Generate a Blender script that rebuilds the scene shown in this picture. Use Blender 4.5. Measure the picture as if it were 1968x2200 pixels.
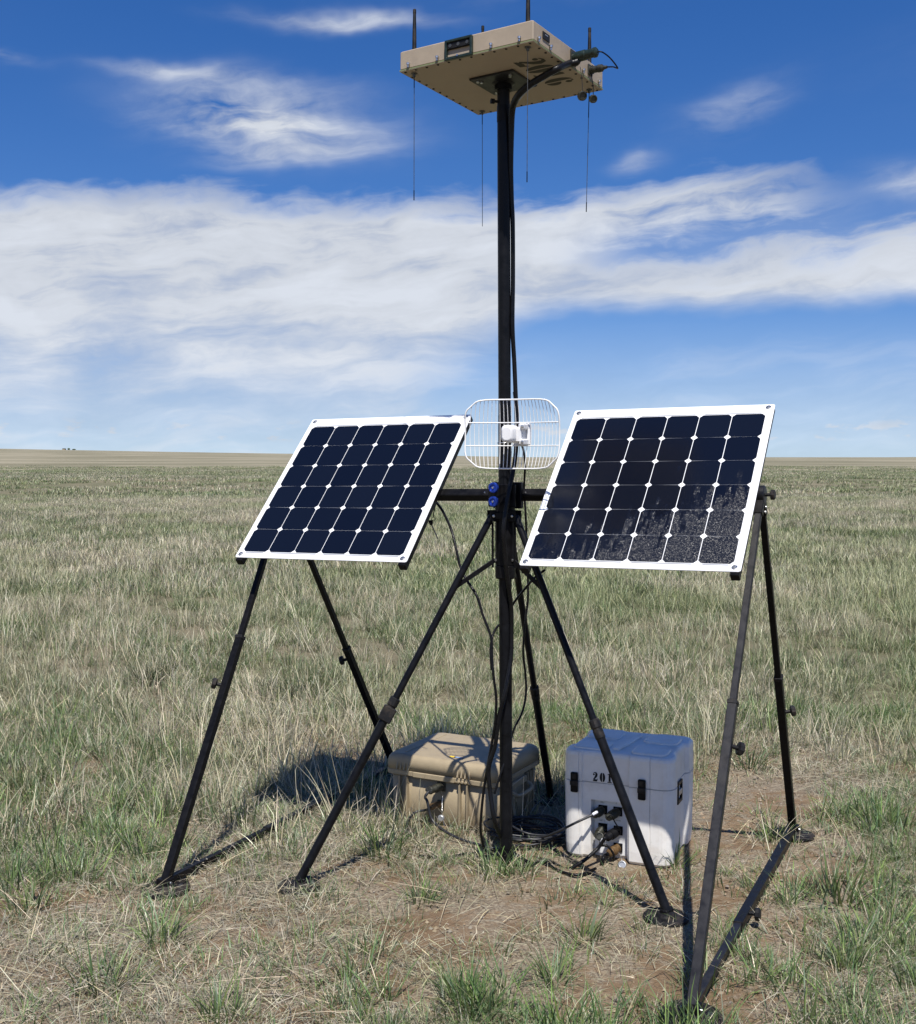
import bpy, bmesh, math, random
import numpy as np
from mathutils import Vector, Matrix

# ------------------------------------------------------------------ reset
for o in list(bpy.data.objects):
    bpy.data.objects.remove(o, do_unlink=True)
scene = bpy.context.scene
COL = scene.collection
rng = np.random.default_rng(20)
random.seed(20)

# ------------------------------------------------------------------ camera
F_PX, CX, CY, HC = 2500.0, 984.0, 1100.0, 1.65
PITCH = math.atan(120 / F_PX)
cam_d = bpy.data.cameras.new('camera')
cam = bpy.data.objects.new('camera', cam_d)
COL.objects.link(cam)
cam.location = (0, 0, HC)
cam.rotation_euler = (math.radians(90) - PITCH, 0, 0)
cam_d.sensor_fit = 'VERTICAL'
cam_d.sensor_height = 36.0
cam_d.lens = 36.0 * F_PX / 2200.0
cam_d.clip_start = 0.05
cam_d.clip_end = 20000
scene.camera = cam

# ------------------------------------------------------------------ light
SUN_VEC = Vector((0.060, -0.565, 1.0)).normalized()
SUN_EL = math.asin(SUN_VEC.z)
SUN_AZ = math.atan2(SUN_VEC.x, SUN_VEC.y)          # clockwise from +Y
sun_d = bpy.data.lights.new('sun', 'SUN')
sun_d.energy = 5.0
sun_d.angle = math.radians(0.53)
sun_d.color = (1.0, 0.955, 0.89)
sun = bpy.data.objects.new('sun', sun_d)
COL.objects.link(sun)
sun.rotation_euler = (-SUN_VEC).to_track_quat('-Z', 'Y').to_euler()

scene.view_settings.view_transform = 'Standard'
scene.view_settings.look = 'None'
scene.view_settings.exposure = 0.32
scene.view_settings.gamma = 1.0
scene.view_settings.use_curve_mapping = False
scene.render.engine = 'CYCLES'
scene.cycles.max_bounces = 4
scene.cycles.diffuse_bounces = 2
scene.cycles.glossy_bounces = 3
scene.cycles.transparent_max_bounces = 6
SKY_STRENGTH = 0.085
SKY_SAT, SKY_VAL = 1.40, 1.12
CLOUD_COL = (6.5, 6.85, 7.45)


class NT:
    """small helper to write shader math"""
    def __init__(self, tree):
        self.t = tree

    def n(self, typ, **kw):
        nd = self.t.nodes.new(typ)
        for k, v in kw.items():
            setattr(nd, k, v)
        return nd

    def link(self, a, b):
        self.t.links.new(a, b)

    def put(self, sock, v):
        if hasattr(v, 'is_output') or isinstance(v, bpy.types.NodeSocket):
            self.link(v, sock)
        else:
            sock.default_value = v

    def m(self, op, a, b=None, c=None, clamp=False):
        nd = self.n('ShaderNodeMath', operation=op, use_clamp=clamp)
        self.put(nd.inputs[0], a)
        if b is not None:
            self.put(nd.inputs[1], b)
        if c is not None:
            self.put(nd.inputs[2], c)
        return nd.outputs[0]

    def ss(self, x, lo, hi):
        nd = self.n('ShaderNodeMapRange', interpolation_type='SMOOTHSTEP')
        self.put(nd.inputs[0], x)
        self.put(nd.inputs[1], lo)
        self.put(nd.inputs[2], hi)
        nd.inputs[3].default_value = 0.0
        nd.inputs[4].default_value = 1.0
        return nd.outputs[0]

    def ramp(self, x, a, b, lo=0.0, hi=1.0):
        nd = self.n('ShaderNodeMapRange')
        self.put(nd.inputs[0], x)
        self.put(nd.inputs[1], lo)
        self.put(nd.inputs[2], hi)
        self.put(nd.inputs[3], a)
        self.put(nd.inputs[4], b)
        return nd.outputs[0]

    def comb(self, x, y, z=0.0):
        nd = self.n('ShaderNodeCombineXYZ')
        for i, v in enumerate((x, y, z)):
            self.put(nd.inputs[i], v)
        return nd.outputs[0]

    def noise(self, vec, scale=1.0, detail=6.0, rough=0.55, dist=0.0, lac=2.0, dim='3D'):
        nd = self.n('ShaderNodeTexNoise', noise_dimensions=dim)
        if vec is not None:
            self.put(nd.inputs['Vector'], vec)
        nd.inputs['Scale'].default_value = scale
        nd.inputs['Detail'].default_value = detail
        nd.inputs['Roughness'].default_value = rough
        nd.inputs['Lacunarity'].default_value = lac
        nd.inputs['Distortion'].default_value = dist
        return nd.outputs['Fac']

    def mix(self, f, a, b):
        nd = self.n('ShaderNodeMix', data_type='RGBA')
        self.put(nd.inputs[0], f)
        self.put(nd.inputs[6], a)
        self.put(nd.inputs[7], b)
        return nd.outputs[2]


world = bpy.data.worlds.new('World')
scene.world = world
world.use_nodes = True
wt = world.node_tree
wt.nodes.clear()
W = NT(wt)
w_out = W.n('ShaderNodeOutputWorld')
w_bg = W.n('ShaderNodeBackground')
w_bg.inputs['Strength'].default_value = SKY_STRENGTH
W.link(w_bg.outputs[0], w_out.inputs[0])
sky = W.n('ShaderNodeTexSky', sky_type='NISHITA', sun_disc=False)
sky.sun_elevation = SUN_EL
sky.sun_rotation = SUN_AZ
sky.altitude = 1600
sky.air_density = 1.0
sky.dust_density = 0.2
sky.ozone_density = 1.0
tc = W.n('ShaderNodeTexCoord')
sep = W.n('ShaderNodeSeparateXYZ')
W.link(tc.outputs['Generated'], sep.inputs[0])
# dry high-plains air: the horizon stays pale blue instead of yellow
W.link(W.comb(sep.outputs[0], sep.outputs[1], W.m('MULTIPLY_ADD', sep.outputs[2], 0.86, 0.075)), sky.inputs['Vector'])
AZ = W.m('ARCTAN2', sep.outputs[0], sep.outputs[1])          # 0 straight ahead, + right (radians)
EL = W.m('ARCSINE', sep.outputs[2])


def cloud_density():
    def n2(x, y, sc, det, rough=0.55):
        return W.noise(W.comb(x, y), sc, det, rough, dim='2D')
    M_ = W.m
    w1 = M_('SUBTRACT', n2(M_('MULTIPLY_ADD', AZ, 3.0, 2.0), M_('MULTIPLY', EL, 9.0), 1.6, 3), 0.5)
    w2 = M_('SUBTRACT', n2(M_('MULTIPLY_ADD', AZ, 6.0, 7.0), M_('MULTIPLY', EL, 12.0), 2.0, 3, 0.5), 0.5)
    az = M_('MULTIPLY_ADD', w1, 0.07, AZ)
    el = M_('MULTIPLY_ADD', w2, 0.026, EL)
    sl = M_('MULTIPLY_ADD', az, -0.12, el)
    fib = n2(M_('MULTIPLY', az, 5.0), M_('MULTIPLY', sl, 30.0), 1.2, 7, 0.58)
    puff = n2(M_('MULTIPLY_ADD', az, 9.0, 3.0), M_('MULTIPLY', el, 18.0), 1.3, 7, 0.58)
    body = M_('MULTIPLY_ADD', fib, 0.6, M_('MULTIPLY', puff, 0.4))          # about 0.5
    # broad sheet: its upper and lower edges drift with azimuth
    side = W.ss(AZ, -0.10, 0.10)
    upper = M_('MULTIPLY_ADD', W.ss(AZ, 0.06, 0.18), 0.014, 0.212)
    upper = M_('MULTIPLY_ADD', W.ss(AZ, 0.22, 0.36), -0.030, upper)
    lower = W.ramp(side, 0.022, 0.124)
    e2 = M_('MULTIPLY_ADD', M_('SUBTRACT', body, 0.5), 0.10, el)
    s_up = M_('SUBTRACT', 1.0, W.ss(M_('SUBTRACT', e2, upper), -0.022, 0.014))
    s_lo = W.ss(M_('SUBTRACT', el, lower), W.ramp(side, -0.035, -0.012), W.ramp(side, 0.075, 0.022))
    thick = W.ramp(W.ss(EL, 0.06, 0.15), 0.72, 1.06)
    t = M_('MULTIPLY_ADD', M_('SUBTRACT', body, 0.5), 2.2, thick)
    d1 = M_('MULTIPLY', M_('MULTIPLY', s_up, s_lo), t, clamp=True)
    # blue gap running through the right part of the sheet
    gc = M_('MULTIPLY_ADD', M_('SUBTRACT', AZ, 0.20), 0.10, 0.180)
    gd = M_('DIVIDE', M_('SUBTRACT', e2, gc), 0.017)
    gap = M_('POWER', 2.718, M_('MULTIPLY', M_('MULTIPLY', gd, gd), -1.0))
    gap = M_('MULTIPLY', gap, M_('MULTIPLY', W.ss(AZ, 0.07, 0.17), W.ramp(W.ss(AZ, 0.36, 0.5), 0.85, 0.0)))
    inv = M_('MULTIPLY', M_('SUBTRACT', 1.0, M_('MULTIPLY', d1, M_('SUBTRACT', 1.0, gap))), 1.0, clamp=True)
    tex = M_('MULTIPLY_ADD', M_('SUBTRACT', body, 0.5), 3.6, 0.62, clamp=True)
    # separate wisps: azimuth, elevation, half width, half height, strength, tilt
    for (a0, e0, ra, re, st, tl) in (
            (-0.160, 0.272, 0.070, 0.019, 1.6, -0.06), (-0.225, 0.303, 0.048, 0.0055, 0.75, -0.03),
            (-0.135, 0.250, 0.050, 0.009, 0.9, 0.10), (-0.150, 0.295, 0.060, 0.011, 0.40, -0.04),
            (-0.095, 0.352, 0.060, 0.006, 0.80, 0), (-0.385, 0.304, 0.032, 0.0045, 0.75, 0),
            (0.228, 0.279, 0.034, 0.013, 0.50, 0.25), (0.150, 0.243, 0.014, 0.006, 0.50, 0.2),
            (0.06, 0.385, 0.10, 0.014, 0.30, 0), (0.375, 0.214, 0.05, 0.010, 0.75, 0),
            (0.72, 0.30, 0.18, 0.03, 0.9, 0), (-0.85, 0.36, 0.2, 0.04, 0.9, 0), (1.6, 0.45, 0.35, 0.06, 0.8, 0),
            (-2.1, 0.5, 0.4, 0.08, 0.8, 0)):
        ax_ = M_('SUBTRACT', az, a0)
        ey_ = M_('SUBTRACT', el, e0)
        if tl:
            ey_ = M_('MULTIPLY_ADD', ax_, -tl, ey_)
        dx = M_('MULTIPLY', ax_, 0.95 / ra)
        dy = M_('MULTIPLY', ey_, 0.95 / re)
        g = M_('POWER', 2.718, M_('SUBTRACT', M_('MULTIPLY', dx, M_('MULTIPLY', dx, -1.0)), M_('MULTIPLY', dy, dy)))
        k = M_('MULTIPLY', M_('MULTIPLY', g, tex), st, clamp=True)
        inv = M_('MULTIPLY', inv, M_('SUBTRACT', 1.0, k))
    # small fair-weather puffs and pale streaks low over the plain
    cell = n2(M_('MULTIPLY', AZ, 24.0), M_('MULTIPLY', EL, 70.0), 1.0, 4, 0.6)
    low = M_('MULTIPLY', W.ss(EL, 0.011, 0.016), M_('SUBTRACT', 1.0, W.ss(EL, 0.022, 0.034)))
    pf = M_('MULTIPLY', M_('MULTIPLY', low, W.ss(cell, 0.56, 0.68)), 0.7)
    inv = M_('MULTIPLY', inv, M_('SUBTRACT', 1.0, pf))
    haze = M_('MULTIPLY', M_('MULTIPLY', W.ss(fib, 0.45, 0.7), M_('SUBTRACT', 1.0, W.ss(EL, 0.07, 0.12))), W.ramp(side, 0.35, 0.14))
    inv = M_('MULTIPLY', inv, M_('SUBTRACT', 1.0, haze))
    veil = M_('MULTIPLY', M_('SUBTRACT', 1.0, W.ss(EL, -0.01, 0.14)), 0.50)
    inv = M_('MULTIPLY', inv, M_('SUBTRACT', 1.0, veil))
    return M_('SUBTRACT', 1.0, inv, clamp=True), body


CD, BODY = cloud_density()
shade = W.ramp(BODY, 0.84, 1.07, 0.36, 0.62)
cloud_hi = W.n('ShaderNodeVectorMath', operation='SCALE')
cloud_hi.inputs[0].default_value = CLOUD_COL
W.link(shade, cloud_hi.inputs['Scale'])
hs = W.n('ShaderNodeHueSaturation')
hs.inputs['Hue'].default_value = 0.514
hs.inputs['Saturation'].default_value = SKY_SAT
hs.inputs['Value'].default_value = SKY_VAL
W.link(sky.outputs[0], hs.inputs['Color'])
w_col = W.mix(W.m('MULTIPLY', CD, 0.95), hs.outputs[0], cloud_hi.outputs[0])
W.link(w_col, w_bg.inputs['Color'])


# ------------------------------------------------------------------ pixel / world helpers
FW = Vector((0, math.cos(PITCH), -math.sin(PITCH)))
UPV = Vector((0, math.sin(PITCH), math.cos(PITCH)))
CAMP = Vector((0, 0, HC))


def ray(u, v):
    return FW + Vector((1, 0, 0)) * ((u - CX) / F_PX) - UPV * ((v - CY) / F_PX)


def at(u, v, y):
    r = ray(u, v)
    return CAMP + r * (y / r.y)


def atz(u, v, z=0.0):
    r = ray(u, v)
    return CAMP + r * ((z - HC) / r.z)


# ------------------------------------------------------------------ materials
MATS = {}


def mat(name, color, rough=0.5, metal=0.0, spec=0.5, var=0.0, vscale=20.0, bump=0.0, bscale=200.0, coat=0.0, dirt=None, dscale=9.0, damt=0.5):
    m = bpy.data.materials.new(name)
    m.use_nodes = True
    N = NT(m.node_tree)
    b = m.node_tree.nodes['Principled BSDF']
    b.inputs['Roughness'].default_value = rough
    b.inputs['Metallic'].default_value = metal
    b.inputs['Specular IOR Level'].default_value = spec
    b.inputs['Coat Weight'].default_value = coat
    t = N.n('ShaderNodeTexCoord')
    c = (*color, 1)
    if var > 0:
        f = N.noise(t.outputs['Object'], vscale, 5, 0.6)
        lo = tuple(x * (1 - var) for x in color) + (1,)
        hi = tuple(min(1, x * (1 + var)) for x in color) + (1,)
        c = N.mix(N.ss(f, 0.3, 0.7), lo, hi)
        N.put(b.inputs['Roughness'], N.ramp(f, max(0.05, rough - 0.10), min(1, rough + 0.12), 0.3, 0.7))
    if dirt:
        f2 = N.noise(t.outputs['Object'], dscale, 7, 0.65)
        f2 = N.m('MULTIPLY', N.ss(f2, 0.48, 0.72), damt)
        c = N.mix(f2, c, (*dirt, 1))
    N.put(b.inputs['Base Color'], c)
    if bump > 0:
        bn = N.n('ShaderNodeBump')
        bn.inputs['Strength'].default_value = bump
        bn.inputs['Distance'].default_value = 0.002
        N.put(bn.inputs['Height'], N.noise(t.outputs['Object'], bscale, 3, 0.5))
        N.link(bn.outputs[0], b.inputs['Normal'])
    MATS[name] = m
    return m


mat('black_paint', (0.0065, 0.0065, 0.0075), 0.38, 0, 0.13, 0.3, 30, 0.15, 400, dirt=(0.07, 0.06, 0.05), dscale=14, damt=0.03)
mat('charcoal_paint', (0.012, 0.012, 0.0145), 0.42, 0, 0.3, 0.25, 30, 0.15, 400, dirt=(0.09, 0.08, 0.065), dscale=16, damt=0.15)
mat('black_anodised', (0.006, 0.0064, 0.008), 0.33, 0, 0.15, 0.3, 26, 0.1, 300, dirt=(0.05, 0.045, 0.04), dscale=12, damt=0.03)
mat('black_rubber', (0.008, 0.008, 0.009), 0.55, 0, 0.25, 0.25, 40, 0.3, 250, dirt=(0.12, 0.09, 0.065), dscale=18, damt=0.3)
mat('cable_black', (0.006, 0.006, 0.007), 0.32, 0, 0.22, 0.2, 60, 0.25, 500)
mat('cable_grey', (0.020, 0.021, 0.024), 0.4, 0, 0.4, 0.2, 60)
mat('panel_white', (0.80, 0.81, 0.82), 0.32, 0, 0.5, 0.02, 12, 0.05, 300)
mat('bus_grey', (0.45, 0.46, 0.46), 0.35, 0.6)
mat('steel', (0.55, 0.55, 0.54), 0.3, 1.0, 0.5, 0.15, 60)
mat('dark_steel', (0.10, 0.10, 0.095), 0.45, 0.7, 0.5, 0.2, 60)
mat('blue_anodised', (0.018, 0.055, 0.36), 0.28, 0.55, 0.5, 0.1, 60)
mat('grid_white', (0.78, 0.78, 0.77), 0.4, 0, 0.5, 0.04, 30)
mat('plastic_white', (0.76, 0.765, 0.77), 0.42, 0, 0.5, 0.03, 30, dirt=(0.5, 0.46, 0.4), damt=0.2)
mat('box_tan', (0.335, 0.275, 0.205), 0.6, 0, 0.4, 0.05, 18, 0.25, 350, dirt=(0.27, 0.215, 0.155), dscale=6, damt=0.3)
mat('gasket_green', (0.20, 0.24, 0.11), 0.6)
mat('stencil_black', (0.012, 0.012, 0.012), 0.6, 0, 0.3)
mat('stencil_olive', (0.045, 0.042, 0.030), 0.7, 0, 0.3, 0.3, 90)
mat('case_tan', (0.315, 0.256, 0.165), 0.55, 0, 0.4, 0.06, 14, 0.4, 500, dirt=(0.205, 0.155, 0.105), dscale=8, damt=0.4)
mat('case_white', (0.76, 0.74, 0.70), 0.45, 0, 0.45, 0.05, 10, 0.3, 300, dirt=(0.50, 0.41, 0.32), dscale=9, damt=0.30)
mat('olive_metal', (0.030, 0.030, 0.021), 0.4, 0.1, 0.5, 0.25, 60)
mat('olive_green', (0.012, 0.023, 0.016), 0.35, 0.0, 0.5, 0.25, 60)
mat('bronze', (0.15, 0.09, 0.038), 0.45, 0.3, 0.5, 0.25, 60)
mat('sleeve_white', (0.72, 0.73, 0.78), 0.5)
mat('sticker_black', (0.012, 0.012, 0.014), 0.35)
mat('sticker_yellow', (0.75, 0.52, 0.03), 0.4)
mat('sticker_blue', (0.30, 0.42, 0.62), 0.4)
mat('ink_grey', (0.08, 0.08, 0.09), 0.6)


def cell_material(name, glint_root=None):
    m = bpy.data.materials.new(name)
    m.use_nodes = True
    N = NT(m.node_tree)
    b = m.node_tree.nodes['Principled BSDF']
    oi = N.n('ShaderNodeObjectInfo')
    c = N.mix(oi.outputs['Random'], (0.0032, 0.0045, 0.0100, 1), (0.0050, 0.0068, 0.0130, 1))
    N.put(b.inputs['Base Color'], c)
    b.inputs['Roughness'].default_value = 0.16
    b.inputs['Specular IOR Level'].default_value = 0.42 if glint_root is None else 0.46
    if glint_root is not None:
        # reflected glare built into the surface: masked facets and roughness, strongest in one corner
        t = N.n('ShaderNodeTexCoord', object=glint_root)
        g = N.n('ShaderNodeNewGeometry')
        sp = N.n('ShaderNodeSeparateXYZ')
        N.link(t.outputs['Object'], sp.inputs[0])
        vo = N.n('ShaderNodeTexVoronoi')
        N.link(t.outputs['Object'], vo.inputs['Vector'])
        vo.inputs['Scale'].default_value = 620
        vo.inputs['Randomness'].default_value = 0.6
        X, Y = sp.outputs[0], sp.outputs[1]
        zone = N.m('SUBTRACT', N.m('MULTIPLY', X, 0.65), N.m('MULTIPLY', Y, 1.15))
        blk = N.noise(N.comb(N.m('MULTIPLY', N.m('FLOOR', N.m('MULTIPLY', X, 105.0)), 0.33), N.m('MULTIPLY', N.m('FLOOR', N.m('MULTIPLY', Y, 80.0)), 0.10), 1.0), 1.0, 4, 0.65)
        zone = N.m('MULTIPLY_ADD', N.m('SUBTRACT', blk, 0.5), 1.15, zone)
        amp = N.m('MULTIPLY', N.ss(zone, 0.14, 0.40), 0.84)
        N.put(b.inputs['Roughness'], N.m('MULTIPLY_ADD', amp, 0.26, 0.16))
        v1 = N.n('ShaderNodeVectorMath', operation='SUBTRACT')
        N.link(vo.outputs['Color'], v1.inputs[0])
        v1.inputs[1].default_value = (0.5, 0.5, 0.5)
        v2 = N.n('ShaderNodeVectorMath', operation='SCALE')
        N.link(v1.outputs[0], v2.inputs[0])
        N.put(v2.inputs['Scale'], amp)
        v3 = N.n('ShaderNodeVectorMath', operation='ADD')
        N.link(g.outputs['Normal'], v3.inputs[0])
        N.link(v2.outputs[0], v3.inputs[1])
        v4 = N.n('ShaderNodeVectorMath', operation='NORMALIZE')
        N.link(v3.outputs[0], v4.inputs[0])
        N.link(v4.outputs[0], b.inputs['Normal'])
    MATS[name] = m
    return m


cell_material('solar_cell')

# ------------------------------------------------------------------ mesh builder
ID = Matrix.Identity(4)


class MB:
    def __init__(self):
        self.v = []
        self.f = []
        self.s = []

    def add(self, vs, fs, smooth=False):
        o = len(self.v)
        self.v += [tuple(p) for p in vs]
        self.f += [tuple(i + o for i in f) for f in fs]
        self.s += [smooth] * len(fs)
        return self

    def box(self, c, ex, ey, ez, hx, hy, hz, bev=0.0):
        """oriented box; optional chamfer of all edges through an eight-sided section"""
        c = Vector(c)
        ex, ey, ez = Vector(ex).normalized(), Vector(ey).normalized(), Vector(ez).normalized()
        if bev <= 0:
            vs = [c + ex * (sx * hx) + ey * (sy * hy) + ez * (sz * hz) for sz in (-1, 1) for sy in (-1, 1) for sx in (-1, 1)]
            self.add(vs, [(0, 2, 3, 1), (4, 5, 7, 6), (0, 1, 5, 4), (2, 6, 7, 3), (0, 4, 6, 2), (1, 3, 7, 5)])
            return self
        b = bev

        def ring(ax, ay, z):
            pts = [(-ax + b, -ay), (ax - b, -ay), (ax, -ay + b), (ax, ay - b), (ax - b, ay), (-ax + b, ay), (-ax, ay - b), (-ax, -ay + b)]
            return [c + ex * p[0] + ey * p[1] + ez * z for p in pts]
        rings = [ring(hx - b, hy - b, -hz), ring(hx, hy, -hz + b), ring(hx, hy, hz - b), ring(hx - b, hy - b, hz)]
        self.rings(rings, True, False)
        return self

    def rings(self, rings, cap=True, smooth=True):
        n = len(rings[0])
        vs = [p for r in rings for p in r]
        fs = []
        for k in range(len(rings) - 1):
            for i in range(n):
                j = (i + 1) % n
                fs.append((k * n + i, k * n + j, (k + 1) * n + j, (k + 1) * n + i))
        o = len(self.v)
        self.add(vs, fs, smooth)
        if cap:
            self.f.append(tuple(o + i for i in range(n))[::-1])
            self.f.append(tuple(o + (len(rings) - 1) * n + i for i in range(n)))
            self.s += [False, False]
        return self

    def cyl(self, a, b, r, n=14, r2=None, smooth=True):
        a, b = Vector(a), Vector(b)
        r2 = r if r2 is None else r2
        self.lathe(a, b - a, [(0, r), ((b - a).length, r2)], n, smooth)
        return self

    def lathe(self, base, axis, prof, n=16, smooth=True):
        base, ax = Vector(base), Vector(axis).normalized()
        h = Vector((0, 0, 1)) if abs(ax.z) < 0.9 else Vector((1, 0, 0))
        e1 = ax.cross(h).normalized()
        e2 = ax.cross(e1).normalized()
        rs = []
        for d, r in prof:
            rs.append([base + ax * d + (e1 * math.cos(2 * math.pi * i / n) + e2 * math.sin(2 * math.pi * i / n)) * max(r, 1e-5) for i in range(n)])
        # recompute so that hard profile corners stay hard
        for k in range(len(rs) - 1):
            self.rings([rs[k], rs[k + 1]], False, smooth)
        o = len(self.v)
        self.v += [tuple(p) for p in rs[0]] + [tuple(p) for p in rs[-1]]
        self.f.append(tuple(o + i for i in range(n))[::-1])
        self.f.append(tuple(o + n + i for i in range(n)))
        self.s += [False, False]
        return self

    def sq(self, a, b, ref, w, h=None, bev=0.003):
        """square tube from a to b, faces aligned with ref"""
        a, b = Vector(a), Vector(b)
        ez = (b - a).normalized()
        ex = Vector(ref)
        ex = (ex - ez * ex.dot(ez)).normalized()
        ey = ez.cross(ex)
        self.box((a + b) / 2, ex, ey, ez, w / 2, (h or w) / 2, (b - a).length / 2, bev)
        return self

    def tube(self, pts, r, n=8, cap=True):
        pts = [Vector(p) for p in pts]
        rings = []
        t0 = (pts[1] - pts[0]).normalized()
        h = Vector((0, 0, 1)) if abs(t0.z) < 0.9 else Vector((1, 0, 0))
        e = (h - t0 * h.dot(t0)).normalized()
        for i, p in enumerate(pts):
            a = pts[max(i - 1, 0)]
            b = pts[min(i + 1, len(pts) - 1)]
            t = (b - a).normalized()
            e = (e - t * e.dot(t)).normalized()
            f = t.cross(e)
            rr = r[i] if isinstance(r, (list, tuple)) else r
            rings.append([p + (e * math.cos(2 * math.pi * k / n) + f * math.sin(2 * math.pi * k / n)) * rr for k in range(n)])
        self.rings(rings, cap, True)
        return self

    def build(self, name, mname, parent=None, world=False, root=None):
        me = bpy.data.meshes.new(name)
        vs = self.v
        if parent is not None and world:
            inv = ROOTM[(root or parent).name].inverted()
            vs = [tuple(inv @ Vector(p)) for p in vs]
        me.from_pydata(vs, [], self.f)
        bm = bmesh.new()
        bm.from_mesh(me)
        bmesh.ops.recalc_face_normals(bm, faces=bm.faces)
        bm.to_mesh(me)
        bm.free()
        if len(me.polygons) == len(self.s):
            me.polygons.foreach_set('use_smooth', self.s)
        me.materials.append(MATS[mname] if isinstance(mname, str) else mname)
        o = bpy.data.objects.new(name, me)
        COL.objects.link(o)
        if parent is not None:
            o.parent = parent
        return o


ROOTM = {}


def thing(name, label, cat, frame=ID, group=None):
    o = bpy.data.objects.new(name, None)
    o.empty_display_size = 0.1
    COL.objects.link(o)
    o.matrix_world = frame
    ROOTM[o.name] = frame.copy()
    tag(o, label, cat, group)
    return o


def tag(o, label=None, cat=None, group=None, kind=None):
    if label:
        o['label'] = label
    if cat:
        o['category'] = cat
    if group:
        o['group'] = group
    if kind:
        o['kind'] = kind
    return o


def place(mesh_obj, name, parent, M):
    """another object on the same mesh"""
    o = bpy.data.objects.new(name, mesh_obj.data)
    COL.objects.link(o)
    o.parent = parent
    o.matrix_basis = M
    return o


def frame_of(loc, ex, ey, ez):
    M = Matrix.Identity(4)
    for i, e in enumerate((ex, ey, ez)):
        for k in range(3):
            M[k][i] = e[k]
    for k in range(3):
        M[k][3] = loc[k]
    return M


def spline(pts, per=8):
    P = [Vector(p) for p in pts]
    P = [P[0] * 2 - P[1]] + P + [P[-1] * 2 - P[-2]]
    out = []
    for i in range(1, len(P) - 2):
        a, b, c, d = P[i - 1:i + 3]
        for k in range(per):
            t = k / per
            out.append(0.5 * ((2 * b) + (c - a) * t + (2 * a - 5 * b + 4 * c - d) * t * t + (3 * b - a - 3 * c + d) * t ** 3))
    out.append(P[-2])
    return out


def loc_frame(v):
    return Matrix.Translation(Vector(v))


# ------------------------------------------------------------------ terrain
def _hash(ix, iy, s):
    h = (ix.astype(np.int64) * 374761393 + iy.astype(np.int64) * 668265263 + s * 974711) & 0x7fffffff
    h = ((h ^ (h >> 13)) * 1274126177) & 0x7fffffff
    return ((h ^ (h >> 16)) & 0xffff) / 65535.0


def vnoise(x, y, s=0):
    x, y = np.asarray(x, float), np.asarray(y, float)
    ix, iy = np.floor(x), np.floor(y)
    fx, fy = x - ix, y - iy
    fx, fy = fx * fx * (3 - 2 * fx), fy * fy * (3 - 2 * fy)
    a, b = _hash(ix, iy, s), _hash(ix + 1, iy, s)
    c, d = _hash(ix, iy + 1, s), _hash(ix + 1, iy + 1, s)
    return (a * (1 - fx) + b * fx) * (1 - fy) + (c * (1 - fx) + d * fx) * fy


def fbm(x, y, s=0, o=4):
    t, a, n = 0.0, 1.0, 0.0
    for k in range(o):
        t = t + a * vnoise(x * 2 ** k + 17.3 * k, y * 2 ** k - 9.1 * k, s + k)
        n += a
        a *= 0.5
    return t / n


def sstep(x, a, b):
    t = np.clip((x - a) / (b - a), 0, 1)
    return t * t * (3 - 2 * t)


def height(x, y):
    x, y = np.asarray(x, float), np.asarray(y, float)
    r = np.hypot(x, y)
    z = (fbm(x * 1.3, y * 1.3, 3, 3) - 0.5) * 0.045 * (1 - sstep(r, 20, 60))
    z = z + (fbm(x * 7.0, y * 7.0, 8, 3) - 0.5) * 0.022 * (1 - sstep(r, 9, 14))
    z = z + (fbm(x * 0.05, y * 0.05, 5, 3) - 0.5) * 0.35 * sstep(r, 12, 60)
    az = np.arctan2(x, np.maximum(y, 1e-3))
    g = np.clip((0.02 - az) / 0.40, -0.1, 1.15)
    z = z + g * 0.0062 * 2400 * sstep(r, 300, 2400) * (1 - 0.6 * sstep(r, 2600, 6000))
    z = z + (fbm(x * 0.0018, y * 0.0018, 12, 3) - 0.5) * 5.0 * sstep(r, 250, 1500)
    z = z - 0.004 * np.maximum(r - 2600, 0) * 0.6
    return z


def axis_coords(fine_lo, fine_hi, step, lim, grow=1.12):
    a = list(np.arange(fine_lo, fine_hi + 1e-6, step))
    s, v = step, fine_hi
    while v < lim:
        s *= grow
        v += s
        a.append(v)
    s, v, b = step, fine_lo, []
    while v > -lim:
        s *= grow
        v -= s
        b.append(v)
    return np.array(b[::-1] + a)


GX = axis_coords(-2.6, 2.6, 0.034, 9000)
GY = axis_coords(2.4, 7.4, 0.034, 9000)
xx, yy = np.meshgrid(GX, GY)
zz = height(xx, yy)
nx, ny = len(GX), len(GY)
ii = np.arange(nx * ny).reshape(ny, nx)
quads = np.stack([ii[:-1, :-1], ii[:-1, 1:], ii[1:, 1:], ii[1:, :-1]], -1).reshape(-1, 4)
gme = bpy.data.meshes.new('prairie_ground')
gme.from_pydata(np.stack([xx.ravel(), yy.ravel(), zz.ravel()], -1).tolist(), [], quads.tolist())
gme.polygons.foreach_set('use_smooth', [True] * len(gme.polygons))


def patch_nodes(N, pos):
    """greenness of the sward as a function of the place on the plain (shared by soil and grass)"""
    a = N.noise(pos, 0.055, 5, 0.6)
    b = N.noise(pos, 0.45, 4, 0.55)
    return N.m('ADD', N.m('MULTIPLY', a, 0.6), N.m('MULTIPLY', b, 0.4))


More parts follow.
